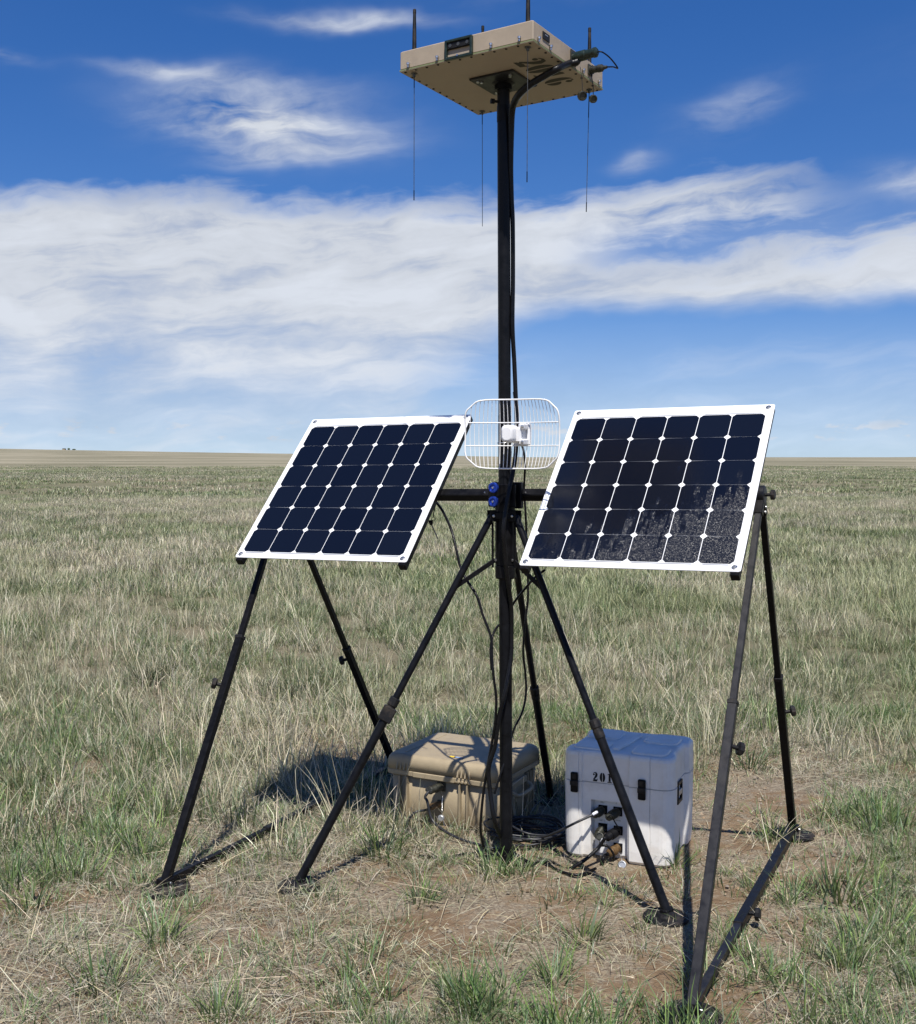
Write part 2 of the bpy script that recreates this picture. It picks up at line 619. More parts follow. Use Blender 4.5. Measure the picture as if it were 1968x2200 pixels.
def ground_material():
    m = bpy.data.materials.new('prairie_soil')
    m.use_nodes = True
    N = NT(m.node_tree)
    b = m.node_tree.nodes['Principled BSDF']
    b.inputs['Roughness'].default_value = 0.95
    b.inputs['Specular IOR Level'].default_value = 0.15
    g = N.n('ShaderNodeNewGeometry')
    P = g.outputs['Position']
    sp = N.n('ShaderNodeSeparateXYZ')
    N.link(P, sp.inputs[0])
    r = N.m('SQRT', N.m('ADD', N.m('MULTIPLY', sp.outputs[0], sp.outputs[0]), N.m('MULTIPLY', sp.outputs[1], sp.outputs[1])))
    n1 = N.noise(P, 2.2, 6, 0.6)
    n2 = N.noise(P, 14.0, 6, 0.65)
    n3 = N.noise(P, 90.0, 4, 0.6)
    soil = N.mix(N.ss(n1, 0.35, 0.65), (0.190, 0.130, 0.078, 1), (0.262, 0.188, 0.118, 1))
    soil = N.mix(N.m('MULTIPLY', N.ss(n2, 0.5, 0.72), 0.5), soil, (0.19, 0.135, 0.095, 1))
    # crumbs of old straw and grey thatch over the soil
    thatch = N.mix(N.ss(n3, 0.35, 0.65), (0.135, 0.110, 0.082, 1), (0.34, 0.285, 0.205, 1))
    cov = N.m('ADD', N.m('MULTIPLY', n1, 0.55), N.m('MULTIPLY', n2, 0.45))
    tm = N.m('MULTIPLY', N.ss(cov, 0.44, 0.54), N.ramp(N.ss(n3, 0.3, 0.55), 0.45, 1.0))
    near = N.mix(tm, soil, thatch)
    # farther off the sward closes over the soil
    pg = patch_nodes(N, P)
    sw1 = N.noise(P, 6.0, 6, 0.7)
    mid = N.mix(N.ss(pg, 0.42, 0.60), (0.185, 0.160, 0.105, 1), (0.105, 0.112, 0.060, 1))
    mid = N.mix(N.m('MULTIPLY', N.ss(sw1, 0.4, 0.7), 0.5), mid, (0.220, 0.192, 0.128, 1))
    far = N.noise(P, 0.0085, 6, 0.62)
    f2 = N.noise(N.comb(N.m('MULTIPLY', sp.outputs[0], 0.7), sp.outputs[1], 3.0), 0.02, 5, 0.6)
    dist = N.mix(N.ss(N.m('ADD', N.m('MULTIPLY', far, 0.5), N.m('MULTIPLY', f2, 0.5)), 0.42, 0.58), (0.172, 0.160, 0.104, 1), (0.290, 0.260, 0.186, 1))
    c = N.mix(N.ss(r, 5.5, 9.0), near, mid)
    c = N.mix(N.ss(r, 45.0, 170.0), c, dist)
    N.put(b.inputs['Base Color'], c)
    bn = N.n('ShaderNodeBump')
    bn.inputs['Strength'].default_value = 0.9
    bn.inputs['Distance'].default_value = 0.02
    N.put(bn.inputs['Height'], N.m('ADD', N.noise(P, 40.0, 6, 0.65), N.m('MULTIPLY', N.noise(P, 170.0, 3, 0.6), 0.35)))
    N.link(bn.outputs[0], b.inputs['Normal'])
    return m


gme.materials.append(ground_material())
ground = bpy.data.objects.new('prairie_ground', gme)
COL.objects.link(ground)
tag(ground, 'dry sandy prairie ground with bare brown patches reaching to the flat horizon', 'ground', kind='structure')


def gz(x, y):
    return float(height(np.array([x]), np.array([y]))[0])


# ------------------------------------------------------------------ rig layout (metres)
A_DIR = Vector((0.8985, -0.4385, 0.0135)).normalized()      # along the crossbar, towards the right
B0 = Vector((-0.311, -0.6485, -0.6955))
B_DIR = (B0 - A_DIR * B0.dot(A_DIR)).normalized()           # down the panel
N_DIR = B_DIR.cross(A_DIR)
if N_DIR.y > 0:
    N_DIR = -N_DIR
T_L = Vector((-0.440, 4.924, 1.523))
T_R = Vector((0.714, 4.362, 1.542))
BAR_L = T_L - N_DIR * 0.053
BAR_R = T_R - N_DIR * 0.053
BAR_D = (BAR_R - BAR_L).normalized()
MAST_B = Vector((0.194, 4.600, 0.03))
MAST_T = Vector((0.1765, 4.600, 3.102))


def bar_at(x):
    return BAR_L + BAR_D * ((x - BAR_L.x) / BAR_D.x)


def mast_at(z):
    return MAST_B + (MAST_T - MAST_B) * ((z + 0.06) / 3.072)   # z counted from 0.09 m above the soil


APEX_L = bar_at(-0.768)
APEX_R = bar_at(1.098)

# ------------------------------------------------------------------ mast
mast = thing('mast', 'tall black round mast pole standing on the ground between the panels', 'mast', loc_frame(MAST_B))
MB().cyl(mast_at(-0.06), mast_at(1.72), 0.0255, 24).build('lower_tube', 'black_anodised', mast, True)
MB().cyl(mast_at(1.72), mast_at(3.008), 0.0248, 24).build('upper_tube', 'black_anodised', mast, True)
MB().lathe(mast_at(-0.065), (0, 0, 1), [(0, 0.026), (0.004, 0.0275), (0.03, 0.0275)], 20).build('end_cap', 'black_paint', mast, True)
MB().lathe(mast_at(2.86), (0, 0, 1), [(0, 0.0262), (0.06, 0.0262)], 20).build('collar', 'black_paint', mast, True)
p = mast_at(2.935)
MB().cyl(p + Vector((-0.02, -0.01, 0)), p + Vector((-0.042, -0.016, 0)), 0.005, 10).cyl(p + Vector((-0.036, -0.014, 0)), p + Vector((-0.05, -0.018, 0)), 0.010, 12).build('clamp_knob', 'black_paint', mast, True)

# ------------------------------------------------------------------ tripod
tri = thing('tripod', 'black tripod with three telescoping legs clamped around the mast', 'tripod', loc_frame(MAST_B))
hub_t, hub_b = mast_at(1.345), mast_at(1.265)
mb = MB()
mb.lathe(mast_at(1.13), (0, 0, 1), [(0, 0.040), (0.20, 0.040)], 24)
mb.lathe(mast_at(1.315), (0, 0, 1), [(0, 0.056), (0.022, 0.056), (0.022, 0.040), (0.06, 0.040), (0.06, 0.030), (0.075, 0.030)], 24)
mb.build('hub', 'black_paint', tri, True)
MB().lathe(mast_at(1.075), (0, 0, 1), [(0, 0.036), (0.006, 0.040), (0.05, 0.040), (0.054, 0.036)], 24).build('sliding_collar', 'black_paint', tri, True)
feet = [atz(645, 1900, 0.02), atz(1432, 1962, 0.02), Vector((0.445, 5.52, 0.02))]
leg_names = ('left', 'right', 'rear')
COLLAR_F = (0.545, 0.575, 0.60)
foot_mesh = None


def foot_disc(parent, c, tilt_x, tilt_y, r=0.088, name='foot'):
    global foot_mesh
    M = Matrix.Translation(Vector(c)) @ Matrix.Rotation(tilt_x, 4, 'X') @ Matrix.Rotation(tilt_y, 4, 'Y')
    m = MB()
    m.lathe((0, 0, -0.006), (0, 0, 1), [(0, r * 0.96), (0.006, r), (0.014, r * 0.98), (0.019, r * 0.86), (0.0155, r * 0.80), (0.0165, r * 0.42), (0.026, r * 0.36), (0.030, r * 0.22)], 28)
    o = m.build(name, 'black_rubber', parent)
    inv = ROOTM[parent.name].inverted()
    o.matrix_basis = inv @ M
    b = MB()
    b.lathe((r * 0.58, 0.01, 0.006), (0, 0, 1), [(0, 0.013), (0.004, 0.012), (0.0042, 0.006), (0.0045, 0.005)], 14)
    s = b.build('spike_hole', 'dark_steel', o)
    return o


for i, ft in enumerate(feet):
    ft = ft.copy()
    ft.z = gz(ft.x, ft.y) + 0.03
    d = (ft - MAST_B)
    d.z = 0
    d.normalize()
    top = hub_b + d * 0.055 + Vector((0, 0, 0.06))
    k = top + (ft - top) * COLLAR_F[i]
    u = MB()
    u.cyl(top, k + (ft - top) * 0.02, 0.0138, 16)
    leg = u.build('leg', 'black_anodised', tri, True)
    ax = (ft - top).normalized()
    MB().cyl(k - ax * 0.01, ft + ax * 0.005, 0.0172, 16).build('lower_tube', 'black_anodised', leg, True, tri)
    c = MB()
    c.lathe(k - ax * 0.055, ax, [(0, 0.0165), (0.004, 0.021), (0.032, 0.021), (0.036, 0.018), (0.042, 0.018)], 12, False)
    side = ax.cross(Vector((0, 1, 0))).normalized()
    if i == 0:
        c.box(k + ax * 0.015, side, ax.cross(side), ax, 0.026, 0.023, 0.03, 0.004)
    else:
        c.lathe(k - ax * 0.013, ax, [(0, 0.0195), (0.03, 0.0195), (0.034, 0.0175)], 16)
    c.build('leg_clamp', 'black_rubber', leg, True, tri)
    # hinge cheeks and bolt at the hub
    h = MB()
    sd = d.cross(Vector((0, 0, 1))).normalized()
    for s in (-1, 1):
        h.box(top + sd * (0.018 * s) - d * 0.008, sd, d, (0, 0, 1), 0.003, 0.022, 0.022, 0.002)
    h.build('hinge', 'black_paint', tri, True)
    MB().lathe(top + sd * 0.021 * (1 if sd.y < 0 else -1), sd * (1 if sd.y < 0 else -1), [(0, 0.006), (0.003, 0.006), (0.0045, 0.004)], 10).build('bolt', 'steel', tri, True)
    # brace from the sliding collar to the leg
    jp = top + (ft - top) * 0.205
    cp = mast_at(1.15) + d * 0.042
    MB().sq(cp, jp, sd, 0.006, 0.018, 0.001).build('brace', 'black_paint', tri, True)
    MB().lathe(jp + sd * 0.004 * (1 if sd.y < 0 else -1), sd * (1 if sd.y < 0 else -1), [(0, 0.007), (0.004, 0.006)], 10).build('bolt', 'steel', tri, True)
    MB().lathe(cp + sd * 0.004 * (1 if sd.y < 0 else -1), sd * (1 if sd.y < 0 else -1), [(0, 0.006), (0.004, 0.005)], 10).build('bolt', 'steel', tri, True)
    # slide rod along the mast
    rp = mast_at(1.30) + d * 0.052
    MB().cyl(rp, mast_at(1.12) + d * 0.052, 0.0045, 8).build('slide_rod', 'black_paint', tri, True)
    # foot and its pivot
    fd = foot_disc(tri, (ft.x - 0.004, ft.y - 0.008, gz(ft.x, ft.y) + 0.004), 0.06 * (1 - i), 0.05 * (i - 1), 0.082)
    MB().lathe(Vector((ft.x, ft.y, ft.z)) - sd * 0.03, sd, [(0, 0.008), (0.06, 0.008)], 10).box(Vector((ft.x, ft.y, ft.z - 0.008)), sd, d, (0, 0, 1), 0.024, 0.016, 0.014, 0.003).build('pivot', 'black_paint', tri, True)

# ------------------------------------------------------------------ crossbar
BSEC_X, BSEC_Y = B_DIR, N_DIR
bar = thing('crossbar', 'black square crossbar running level behind both solar panels', 'crossbar', loc_frame(bar_at(0.19)))
MB().sq(APEX_L - BAR_D * 0.01, APEX_R + BAR_D * 0.0, B_DIR, 0.038, 0.038, 0.003).build('tube', 'black_paint', bar, True)
for xe, lab in ((-0.150, 0), (0.30, 1)):
    c = bar_at(xe) if lab == 0 else bar_at(0.47)
    MB().sq(c - BAR_D * 0.035, c + BAR_D * 0.035, B_DIR, 0.050, 0.050, 0.003).build('sleeve', 'black_paint', bar, True)
# mast clamp: saddle block with two blue knobs on its left bolts
bc = bar_at(mast_at(1.40).x)
mc = mast_at(1.405)
cl = MB()
hd = Vector((BAR_D.x, BAR_D.y, 0)).normalized()
fr = Vector((hd.y, -hd.x, 0))
if fr.y > 0:
    fr = -fr
cl.box(mc - fr * 0.030, hd, fr, (0, 0, 1), 0.062, 0.014, 0.052, 0.004)
cl.box(mc + fr * 0.028, hd, fr, (0, 0, 1), 0.058, 0.006, 0.045, 0.003)
cl.build('mast_clamp', 'black_paint', bar, True)
for z in (0.027, -0.026):
    q = at(1061, 1047.5 if z > 0 else 1077.5, 4.545)
    q2 = q - fr * 0.06
    MB().cyl(q2, q, 0.005, 10).build('bolt_shaft', 'black_paint', bar, True)
    kb = MB()
    kb.lathe(q - fr * 0.004, fr, [(0, 0.017), (0.003, 0.0205), (0.012, 0.0205), (0.015, 0.0185), (0.0152, 0.013), (0.0105, 0.0115), (0.0105, 0.006), (0.012, 0.004)], 26)
    ko = kb.build('blue_knob', 'blue_anodised', bar, True)
    ko['label'] = 'round blue anodised knob'
    MB().lathe(q + fr * 0.0085, fr, [(0, 0.0045), (0.004, 0.004)], 8).build('stud', 'steel', ko, True, bar)
for dx in (-0.07, 0.09):
    c = bar_at(mc.x + dx)
    MB().lathe(c + N_DIR * 0.019 + B_DIR * 0.006, N_DIR, [(0, 0.004), (0.003, 0.003)], 10).build('bolt', 'steel', bar, True)

# ------------------------------------------------------------------ solar panels
PITCHC = 0.127
cell_mb = MB()
cw, ch, cc = 0.0622, 0.06295, 0.0125
octo = [(-cw + cc, -ch), (cw - cc, -ch), (cw, -ch + cc), (cw, ch - cc), (cw - cc, ch), (-cw + cc, ch), (-cw, ch - cc), (-cw, -ch + cc)]
cell_mb.rings([[(p[0], p[1], 0.0) for p in octo], [(p[0], p[1], 0.0006) for p in octo]], True, False)
cell_proto = None
screw_proto = None


def rounded_rect(x0, x1, y0, y1, r, k=5):
    pts = []
    for (cx, cy, a0) in ((x1 - r, y0 + r, -90), (x1 - r, y1 - r, 0), (x0 + r, y1 - r, 90), (x0 + r, y0 + r, 180)):
        for i in range(k + 1):
            a = math.radians(a0 + 90 * i / k)
            pts.append((cx + r * math.cos(a), cy + r * math.sin(a)))
    return pts


def solar_panel(T, label, which):
    global cell_proto, screw_proto
    # local frame: x along bar, y down the panel, z = outward normal (mirrored basis avoided: y up the panel)
    up = -B_DIR
    Mf = frame_of(T, A_DIR, up, A_DIR.cross(up))
    root = thing('solar_panel', label, 'solar panel', Mf, 'solar panels on the crossbar')
    x0, x1, y0, y1 = -0.404, 0.408, -0.413, 0.434
    out = rounded_rect(x0, x1, y0, y1, 0.009)
    inn = rounded_rect(x0 + 0.001, x1 - 0.001, y0 + 0.001, y1 - 0.001, 0.008)
    MB().rings([[(a, b, -0.0035) for a, b in out], [(a, b, -0.001) for a, b in out], [(a, b, 0) for a, b in inn]], True, False).build('panel_sheet', 'panel_white', root)
    for r in range(6):
        for c in range(6):
            M = Matrix.Translation(((c - 2.5) * PITCHC, (2.5 - r) * PITCHC, 0.0001)) @ Matrix.Rotation(random.uniform(-.004, .004), 4, 'Z')
            if cell_proto is None:
                cell_proto = cell_mb.build('solar_cell', 'solar_cell', root)
                cell_proto.matrix_basis = M
            else:
                place(cell_proto, 'solar_cell', root, M)
    # silver ribbons joining the column ends
    for (ca, cb, s) in ((0, 1, 1), (2, 3, 1), (4, 5, 1), (1, 2, -1), (3, 4, -1), (0, 0, -1), (5, 5, -1)):
        xa, xb = (ca - 2.5) * PITCHC - 0.045, (cb - 2.5) * PITCHC + 0.045
        yy_ = s * (3 * PITCHC + 0.0045)
        MB().box(((xa + xb) / 2, yy_, 0.0002), (1, 0, 0), (0, 1, 0), (0, 0, 1), (xb - xa) / 2, 0.0022, 0.0003).build('bus_ribbon', 'bus_grey', root)
    for sx in (x0 + 0.021, x1 - 0.023):
        for sy in (y0 + 0.018, y1 - 0.018):
            M = Matrix.Translation((sx, sy, 0.0))
            if screw_proto is None:
                m = MB().lathe((0, 0, 0), (0, 0, 1), [(0, 0.0105), (0.0012, 0.0105), (0.0014, 0.0072), (0.0035, 0.0068), (0.0058, 0.0045), (0.0060, 0.0028), (0.0035, 0.0026)], 20)
                screw_proto = m.build('screw', 'steel', root)
                screw_proto.matrix_basis = M
            else:
                place(screw_proto, 'screw', root, M)
    for sx in (x0 + 0.021, x1 - 0.020):
        r = MB().box((sx, 0.004, -0.0035 - 0.0155), (1, 0, 0), (0, 1, 0), (0, 0, 1), 0.0155, 0.430, 0.0153, 0.002).build('rail', 'black_paint', root)
    for sx in (-0.21, 0.21):
        MB().box((sx, 0.0, -0.0035 - 0.028), (1, 0, 0), (0, 1, 0), (0, 0, 1), 0.022, 0.045, 0.003, 0.001).build('bar_bracket', 'black_paint', root)
    MB().box((0.0, 0.33, -0.0035 - 0.011), (1, 0, 0), (0, 1, 0), (0, 0, 1), 0.055, 0.04, 0.0105, 0.003).build('junction_box', 'black_paint', root)
    return root


panel_l = solar_panel(T_L, 'left solar panel with white border, dark blue cells without glare', 0)
panel_r = solar_panel(T_R, 'right solar panel with white border, silvery glare over its lower cells', 1)
# the right panel's cells carry the reflected glare in their own material
cell_material('solar_cell_glare', panel_r)
glare_mesh = cell_proto.data.copy()
glare_mesh.materials.clear()
glare_mesh.materials.append(MATS['solar_cell_glare'])
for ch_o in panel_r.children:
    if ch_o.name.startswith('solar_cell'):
        ch_o.data = glare_mesh


# ------------------------------------------------------------------ panel stands (triangular frames)
def knob(parent, base, direction, root=None, world=True, size=1.35):
    d = Vector(direction).normalized()
    k = MB()
    k.cyl(Vector(base), Vector(base) + d * 0.02 * size, 0.0055 * size, 10)
    prof = [(0.016, 0.012), (0.018, 0.0165), (0.027, 0.0165), (0.030, 0.0135)]
    k.lathe(Vector(base), d, [(a * size, b * size) for a, b in prof], 10, False)
    return k.build('knob', 'black_rubber', parent, world, root)


def stand(label, apex, ff, rf, juncs, knobs, strut_knob, matn):
    root = thing('panel_stand', label, 'stand', loc_frame((ff + rf) / 2), 'folding stands at the ends of the crossbar')
    plane_n = (ff - apex).cross(rf - apex).normalized()
    if plane_n.x < 0:
        plane_n = -plane_n
    ffz, rfz = ff.copy(), rf.copy()
    ffz.z = gz(ff.x, ff.y) + 0.030
    rfz.z = gz(rf.x, rf.y) + 0.030
    for nm, ft, jf, kn, mname in (('front_leg', ffz, juncs[0], knobs[0], matn[0]), ('rear_leg', rfz, juncs[1], knobs[1], matn[1])):
        ax = (ft - apex).normalized()
        st = apex + ax * 0.03
        j = apex + (ft - apex) * jf
        lg = MB().sq(st, j + ax * 0.05, plane_n, 0.0230, 0.0230, 0.002).build(nm, mname, root, True)
        MB().sq(j, ft, plane_n, 0.0305, 0.0305, 0.0022).build('lower_tube', mname, lg, True, root)
        MB().sq(j - ax * 0.004, j + ax * 0.012, plane_n, 0.034, 0.034, 0.002).build('end_collar', 'black_rubber', lg, True, root)
        kp, kd = kn
        q = apex + (ft - apex) * kp
        kd = Vector(kd)
        kd = (kd - ax * kd.dot(ax)).normalized()
        knob(lg, q + kd * 0.014, kd, root)
    # ground strut between the two feet
    sa, sb = ffz.copy(), rfz.copy()
    sa.z += 0.004
    sb.z += 0.004
    sx = (sb - sa).normalized()
    m = sa + (sb - sa) * 0.36
    s = MB().sq(sa, m + sx * 0.04, (0, 0, 1), 0.0255, 0.0255, 0.002).build('ground_strut', matn[0], root, True)
    MB().sq(m, sb - sx * 0.03, (0, 0, 1), 0.0325, 0.0325, 0.002).build('outer_tube', 'black_paint', s, True, root)
    if strut_knob:
        kd = sx.cross(Vector((0, 0, 1)))
        knob(s, m + sx * 0.12 + kd * 0.014 + Vector((0, 0, 0.005)), kd, root)
    # feet
    for k, ft in enumerate((ff, rf)):
        g = gz(ft.x, ft.y)
        foot_disc(root, (ft.x, ft.y, g + 0.004), 0.05 * (1 - 2 * k), -0.08 if ft.x < 0 else 0.03, 0.094)
        pz = Vector((ft.x, ft.y, g + 0.032))
        MB().box(pz, plane_n, plane_n.cross(Vector((0, 0, 1))), (0, 0, 1), 0.026, 0.022, 0.017, 0.003).build('pivot', 'black_paint', root, True)
        MB().lathe(pz - plane_n * 0.031, plane_n, [(0, 0.006), (0.004, 0.007), (0.058, 0.007), (0.062, 0.006)], 10).build('bolt', 'steel', root, True)
    # hinge hub on the bar end
    h = MB()
    h.lathe(apex - BAR_D * 0.016, BAR_D, [(0, 0.031), (0.003, 0.034), (0.029, 0.034), (0.032, 0.031)], 28)
    h.build('hinge_hub', 'charcoal_paint', root, True)
    pl = MB()
    for ft in (ffz, rfz):
        ax = (ft - apex).normalized()
        pl.sq(apex + ax * 0.005, apex + ax * 0.085, plane_n, 0.031, 0.029, 0.002)
    pl.build('hinge_plate', 'black_paint', root, True)
    return root, plane_n


ff_l, rf_l = atz(355, 1914, 0.0), Vector((-0.333, 6.045, 0))
stand_l, pn_l = stand('folding black stand carrying the left end of the crossbar behind the left panel', APEX_L, ff_l, rf_l, (0.40, 0.52), ((0.53, (-1, -0.2, 0)), (0.56, (-1, 0, 0))), False, ('black_paint', 'black_paint'))
ff_r, rf_r = atz(1486, 2196, 0.0), atz(1703, 1799, 0.0)
stand_r, pn_r = stand('folding black stand at the right end of the crossbar, one foot nearest the camera', APEX_R, ff_r, rf_r, (0.455, 0.50), ((0.54, (1, 0.25, 0)), (0.61, (1, 0, 0))), True, ('charcoal_paint', 'black_paint'))
knob(stand_r, APEX_R + BAR_D * 0.016, BAR_D, None, True, 1.15)
for dv in ((0.012, 0.045), (-0.012, 0.062)):
    c = APEX_R + BAR_D * 0.017 + Vector((0, 0, -dv[1])) + Vector((0.2, 0.5, 0)) * dv[0]
    MB().lathe(c, BAR_D, [(0, 0.0055), (0.003, 0.0045)], 10).build('bolt', 'steel', stand_r, True)

# hitch pin hanging by a cord under the left panel's right rail
pin = thing('lanyard_pin', 'small steel pin hanging on a cord below the edge of the left panel', 'pin', loc_frame(at(926, 1122, 4.74)))
MB().tube(spline([at(936, 1083, 4.78), at(933, 1095, 4.75), at(931, 1110, 4.74)], 4), 0.0022, 6).build('cord', 'cable_black', pin, True)
rg = [at(931, 1115, 4.74) + Vector((math.cos(a), 0, math.sin(a))) * 0.0075 for a in np.linspace(0, 2 * math.pi, 17)]
MB().tube(rg, 0.0011, 6, False).build('ring', 'dark_steel', pin, True)
MB().cyl(at(921, 1121.5, 4.74), at(930, 1121, 4.74), 0.0075, 10).cyl(at(925.5, 1121, 4.74), at(927, 1128, 4.74), 0.006, 10).build('pin_head', 'black_paint', pin, True)
MB().cyl(at(927, 1127, 4.74), at(941, 1158, 4.74), 0.0028, 8).build('shaft', 'dark_steel', pin, True)

# ------------------------------------------------------------------ enclosure on top of the mast
BOX_C = Vector((0.1761, 4.6, 3.1054))
BOX_R = (Matrix.Rotation(math.radians(0.3656), 4, 'Y') @ Matrix.Rotation(math.radians(-2.1994), 4, 'X') @ Matrix.Rotation(math.radians(-32.2387), 4, 'Z'))
BOX_M = Matrix.Translation(BOX_C) @ BOX_R
HB, HH = 0.29, 0.077
enc = thing('antenna_enclosure', 'flat square tan enclosure on top of the mast with whip antennas', 'enclosure', BOX_M)
MB().box((0, 0, HH / 2 + 0.003), (1, 0, 0), (0, 1, 0), (0, 0, 1), HB - 0.0015, HB - 0.0015, HH / 2 - 0.003, 0.004).build('shell', 'box_tan', enc)
MB().box((0, 0, 0.0045), (1, 0, 0), (0, 1, 0), (0, 0, 1), HB - 0.0005, HB - 0.0005, 0.0016).build('gasket', 'gasket_green', enc)
MB().box((0, 0, 0.0015), (1, 0, 0), (0, 1, 0), (0, 0, 1), HB - 0.001, HB - 0.001, 0.0014, 0.0008).build('bottom_plate', 'box_tan', enc)
sp_ = None
for i in range(12):
    t = -HB + 0.02 + i * (2 * HB - 0.04) / 11
    for (x, y) in ((t, -HB + 0.013), (t, HB - 0.013), (-HB + 0.013, t), (HB - 0.013, t)):
        if i in (0, 11) and abs(abs(x) - abs(t)) > 1e-6:
            continue
        M = Matrix.Translation((x, y, 0.0001))
        if sp_ is None:
            sp_ = MB().lathe((0, 0, 0), (0, 0, -1), [(0, 0.0052), (0.0022, 0.0045), (0.003, 0.002)], 10).build('screw', 'stencil_black', enc)
            sp_.matrix_basis = M
        else:
            place(sp_, 'screw', enc, M)
# latch screws standing on the side faces
ls_ = None
for face, ts in (('y', (-0.246, -0.115, 0.118, 0.236)), ('x', (-0.255, -0.165, 0.105, 0.245))):
    for t in ts:
        M = Matrix.Translation((t, -HB - 0.005, 0.018)) if face == 'y' else Matrix.Translation((HB + 0.005, t, 0.018))
        if ls_ is None:
            ls_ = MB().lathe((0, 0, -0.010), (0, 0, 1), [(0, 0.0032), (0.010, 0.0032), (0.010, 0.0062), (0.017, 0.0062), (0.0185, 0.004)], 12).build('latch_screw', 'steel', enc)
            ls_.matrix_basis = M
        else:
            place(ls_, 'latch_screw', enc, M)
# recessed carrying handle on the left-facing side
hx0, hx1, hz0, hz1 = -0.078, 0.040, -0.001, 0.070
hm = MB()
yo = -HB - 0.006
hm.box(((hx0 + hx1) / 2, yo, hz1 - 0.003), (1, 0, 0), (0, 1, 0), (0, 0, 1), (hx1 - hx0) / 2, 0.007, 0.005, 0.002)
hm.box(((hx0 + hx1) / 2, yo, hz0 + 0.004), (1, 0, 0), (0, 1, 0), (0, 0, 1), (hx1 - hx0) / 2, 0.007, 0.0055, 0.002)
for xq in (hx0 + 0.004, hx1 - 0.004):
    hm.box((xq, yo, (hz0 + hz1) / 2), (1, 0, 0), (0, 1, 0), (0, 0, 1), 0.0045, 0.0068, (hz1 - hz0) / 2 - 0.006, 0.0015)
hnd = hm.build('handle_frame', 'olive_green', enc)
MB().box(((hx0 + hx1) / 2, -HB - 0.004, hz1 - 0.020), (1, 0, 0), (0, 1, 0), (0, 0, 1), (hx1 - hx0) / 2 - 0.008, 0.004, 0.0125, 0.003).build('handle_grip', 'black_rubber', hnd)
for xq in (-0.055, -0.02, 0.018):
    MB().lathe((xq, -HB - 0.0075, hz1 - 0.020), (0, -1, 0), [(0, 0.0065), (0.002, 0.0065), (0.0022, 0.004)], 12).build('rivet', 'dark_steel', hnd)
MB().lathe((-0.02, -HB - 0.012, hz0 + 0.008), (0, -1, 0), [(0, 0.004), (0.004, 0.004)], 10).build('rivet', 'steel', hnd)
# name plate on the right-facing side
pl = MB().box((HB + 0.0015, -0.196, 0.046), (0, 1, 0), (0, 0, 1), (1, 0, 0), 0.026, 0.013, 0.0015, 0.0006).build('name_plate', 'stencil_black', enc)
MB().box((HB + 0.0035, -0.196, 0.050), (0, 1, 0), (0, 0, 1), (1, 0, 0), 0.010, 0.0016, 0.0004).build('plate_print', 'bus_grey', pl)
# mounting plate under the box
MB().box((0.0, 0.0, -0.0045), (1, 0, 0), (0, 1, 0), (0, 0, 1), 0.098, 0.098, 0.0044, 0.003).build('mount_plate', 'charcoal_paint', enc)
MB().lathe((0, 0, -0.035), (0, 0, 1), [(0, 0.034), (0.020, 0.034), (0.026, 0.046), (0.0262, 0.046)], 22).build('mount_socket', 'black_paint', enc)
bo_ = None
for sx in (-0.072, 0.072):
    for sy in (-0.072, 0.072):
        for dd in (0, 0.018):
            M = Matrix.Translation((sx + dd * (1 if sx < 0 else -1) * 0.5, sy + dd * 0.7 * (1 if sy < 0 else -1), -0.009))
            if bo_ is None:
                bo_ = MB().lathe((0, 0, 0), (0, 0, -1), [(0, 0.0065), (0.005, 0.0065), (0.006, 0.004)], 6, False).build('bolt', 'steel', enc)
                bo_.matrix_basis = M
            else:
                place(bo_, 'bolt', enc, M)
# four whips above, four thin wires below
for (sx, sy) in ((-1, -1), (1, -1), (1, 1), (-1, 1)):
    wx, wy = sx * 0.247, sy * 0.252
    w = MB()
    wl_ = 0.279 if (sx, sy) == (-1, 1) else 0.167
    w.lathe((wx, wy, HH), (0, 0, 1), [(0, 0.0095), (0.006, 0.0085), (0.07, 0.0078), (wl_ - 0.017, 0.0058), (wl_ - 0.016, 0.0066), (wl_ - 0.002, 0.0062), (wl_, 0.003)], 14)
    wo = w.build('whip_antenna', 'black_rubber', enc)
    MB().lathe((wx, wy, HH), (0, 0, 1), [(0, 0.0115), (0.004, 0.0115)], 6, False).build('whip_base', 'steel', wo)
    leanx, leany = random.uniform(-.004, .004), random.uniform(-.004, .004)
    if (sx, sy) == (1, 1):
        leanx -= 0.018
    e = BOX_R.inverted() @ Vector((leanx, leany, -1)).normalized()
    e = Vector(e[:3])
    b0 = Vector((wx, wy, 0.0))
    wr = MB().cyl(b0, b0 + e * 0.478, 0.00125, 8).build('wire_antenna', 'dark_steel', enc)
    if (sx, sy) != (-1, 1):
        MB().cyl(b0 + e * 0.442, b0 + e * 0.480, 0.0020, 8).build('wire_tip', 'cable_black', wr)
    MB().lathe(b0, e, [(0, 0.012), (0.004, 0.0115), (0.0045, 0.006), (0.014, 0.0055)], 14).build('wire_base', 'dark_steel', wr)
    if (sx, sy) in ((-1, 1), (1, 1), (-1, -1)):
        MB().cyl(b0 + e * 0.012, b0 + e * (0.055 if sx < 0 else 0.11), 0.0019, 8).build('wire_sleeve', 'cable_black', wr)


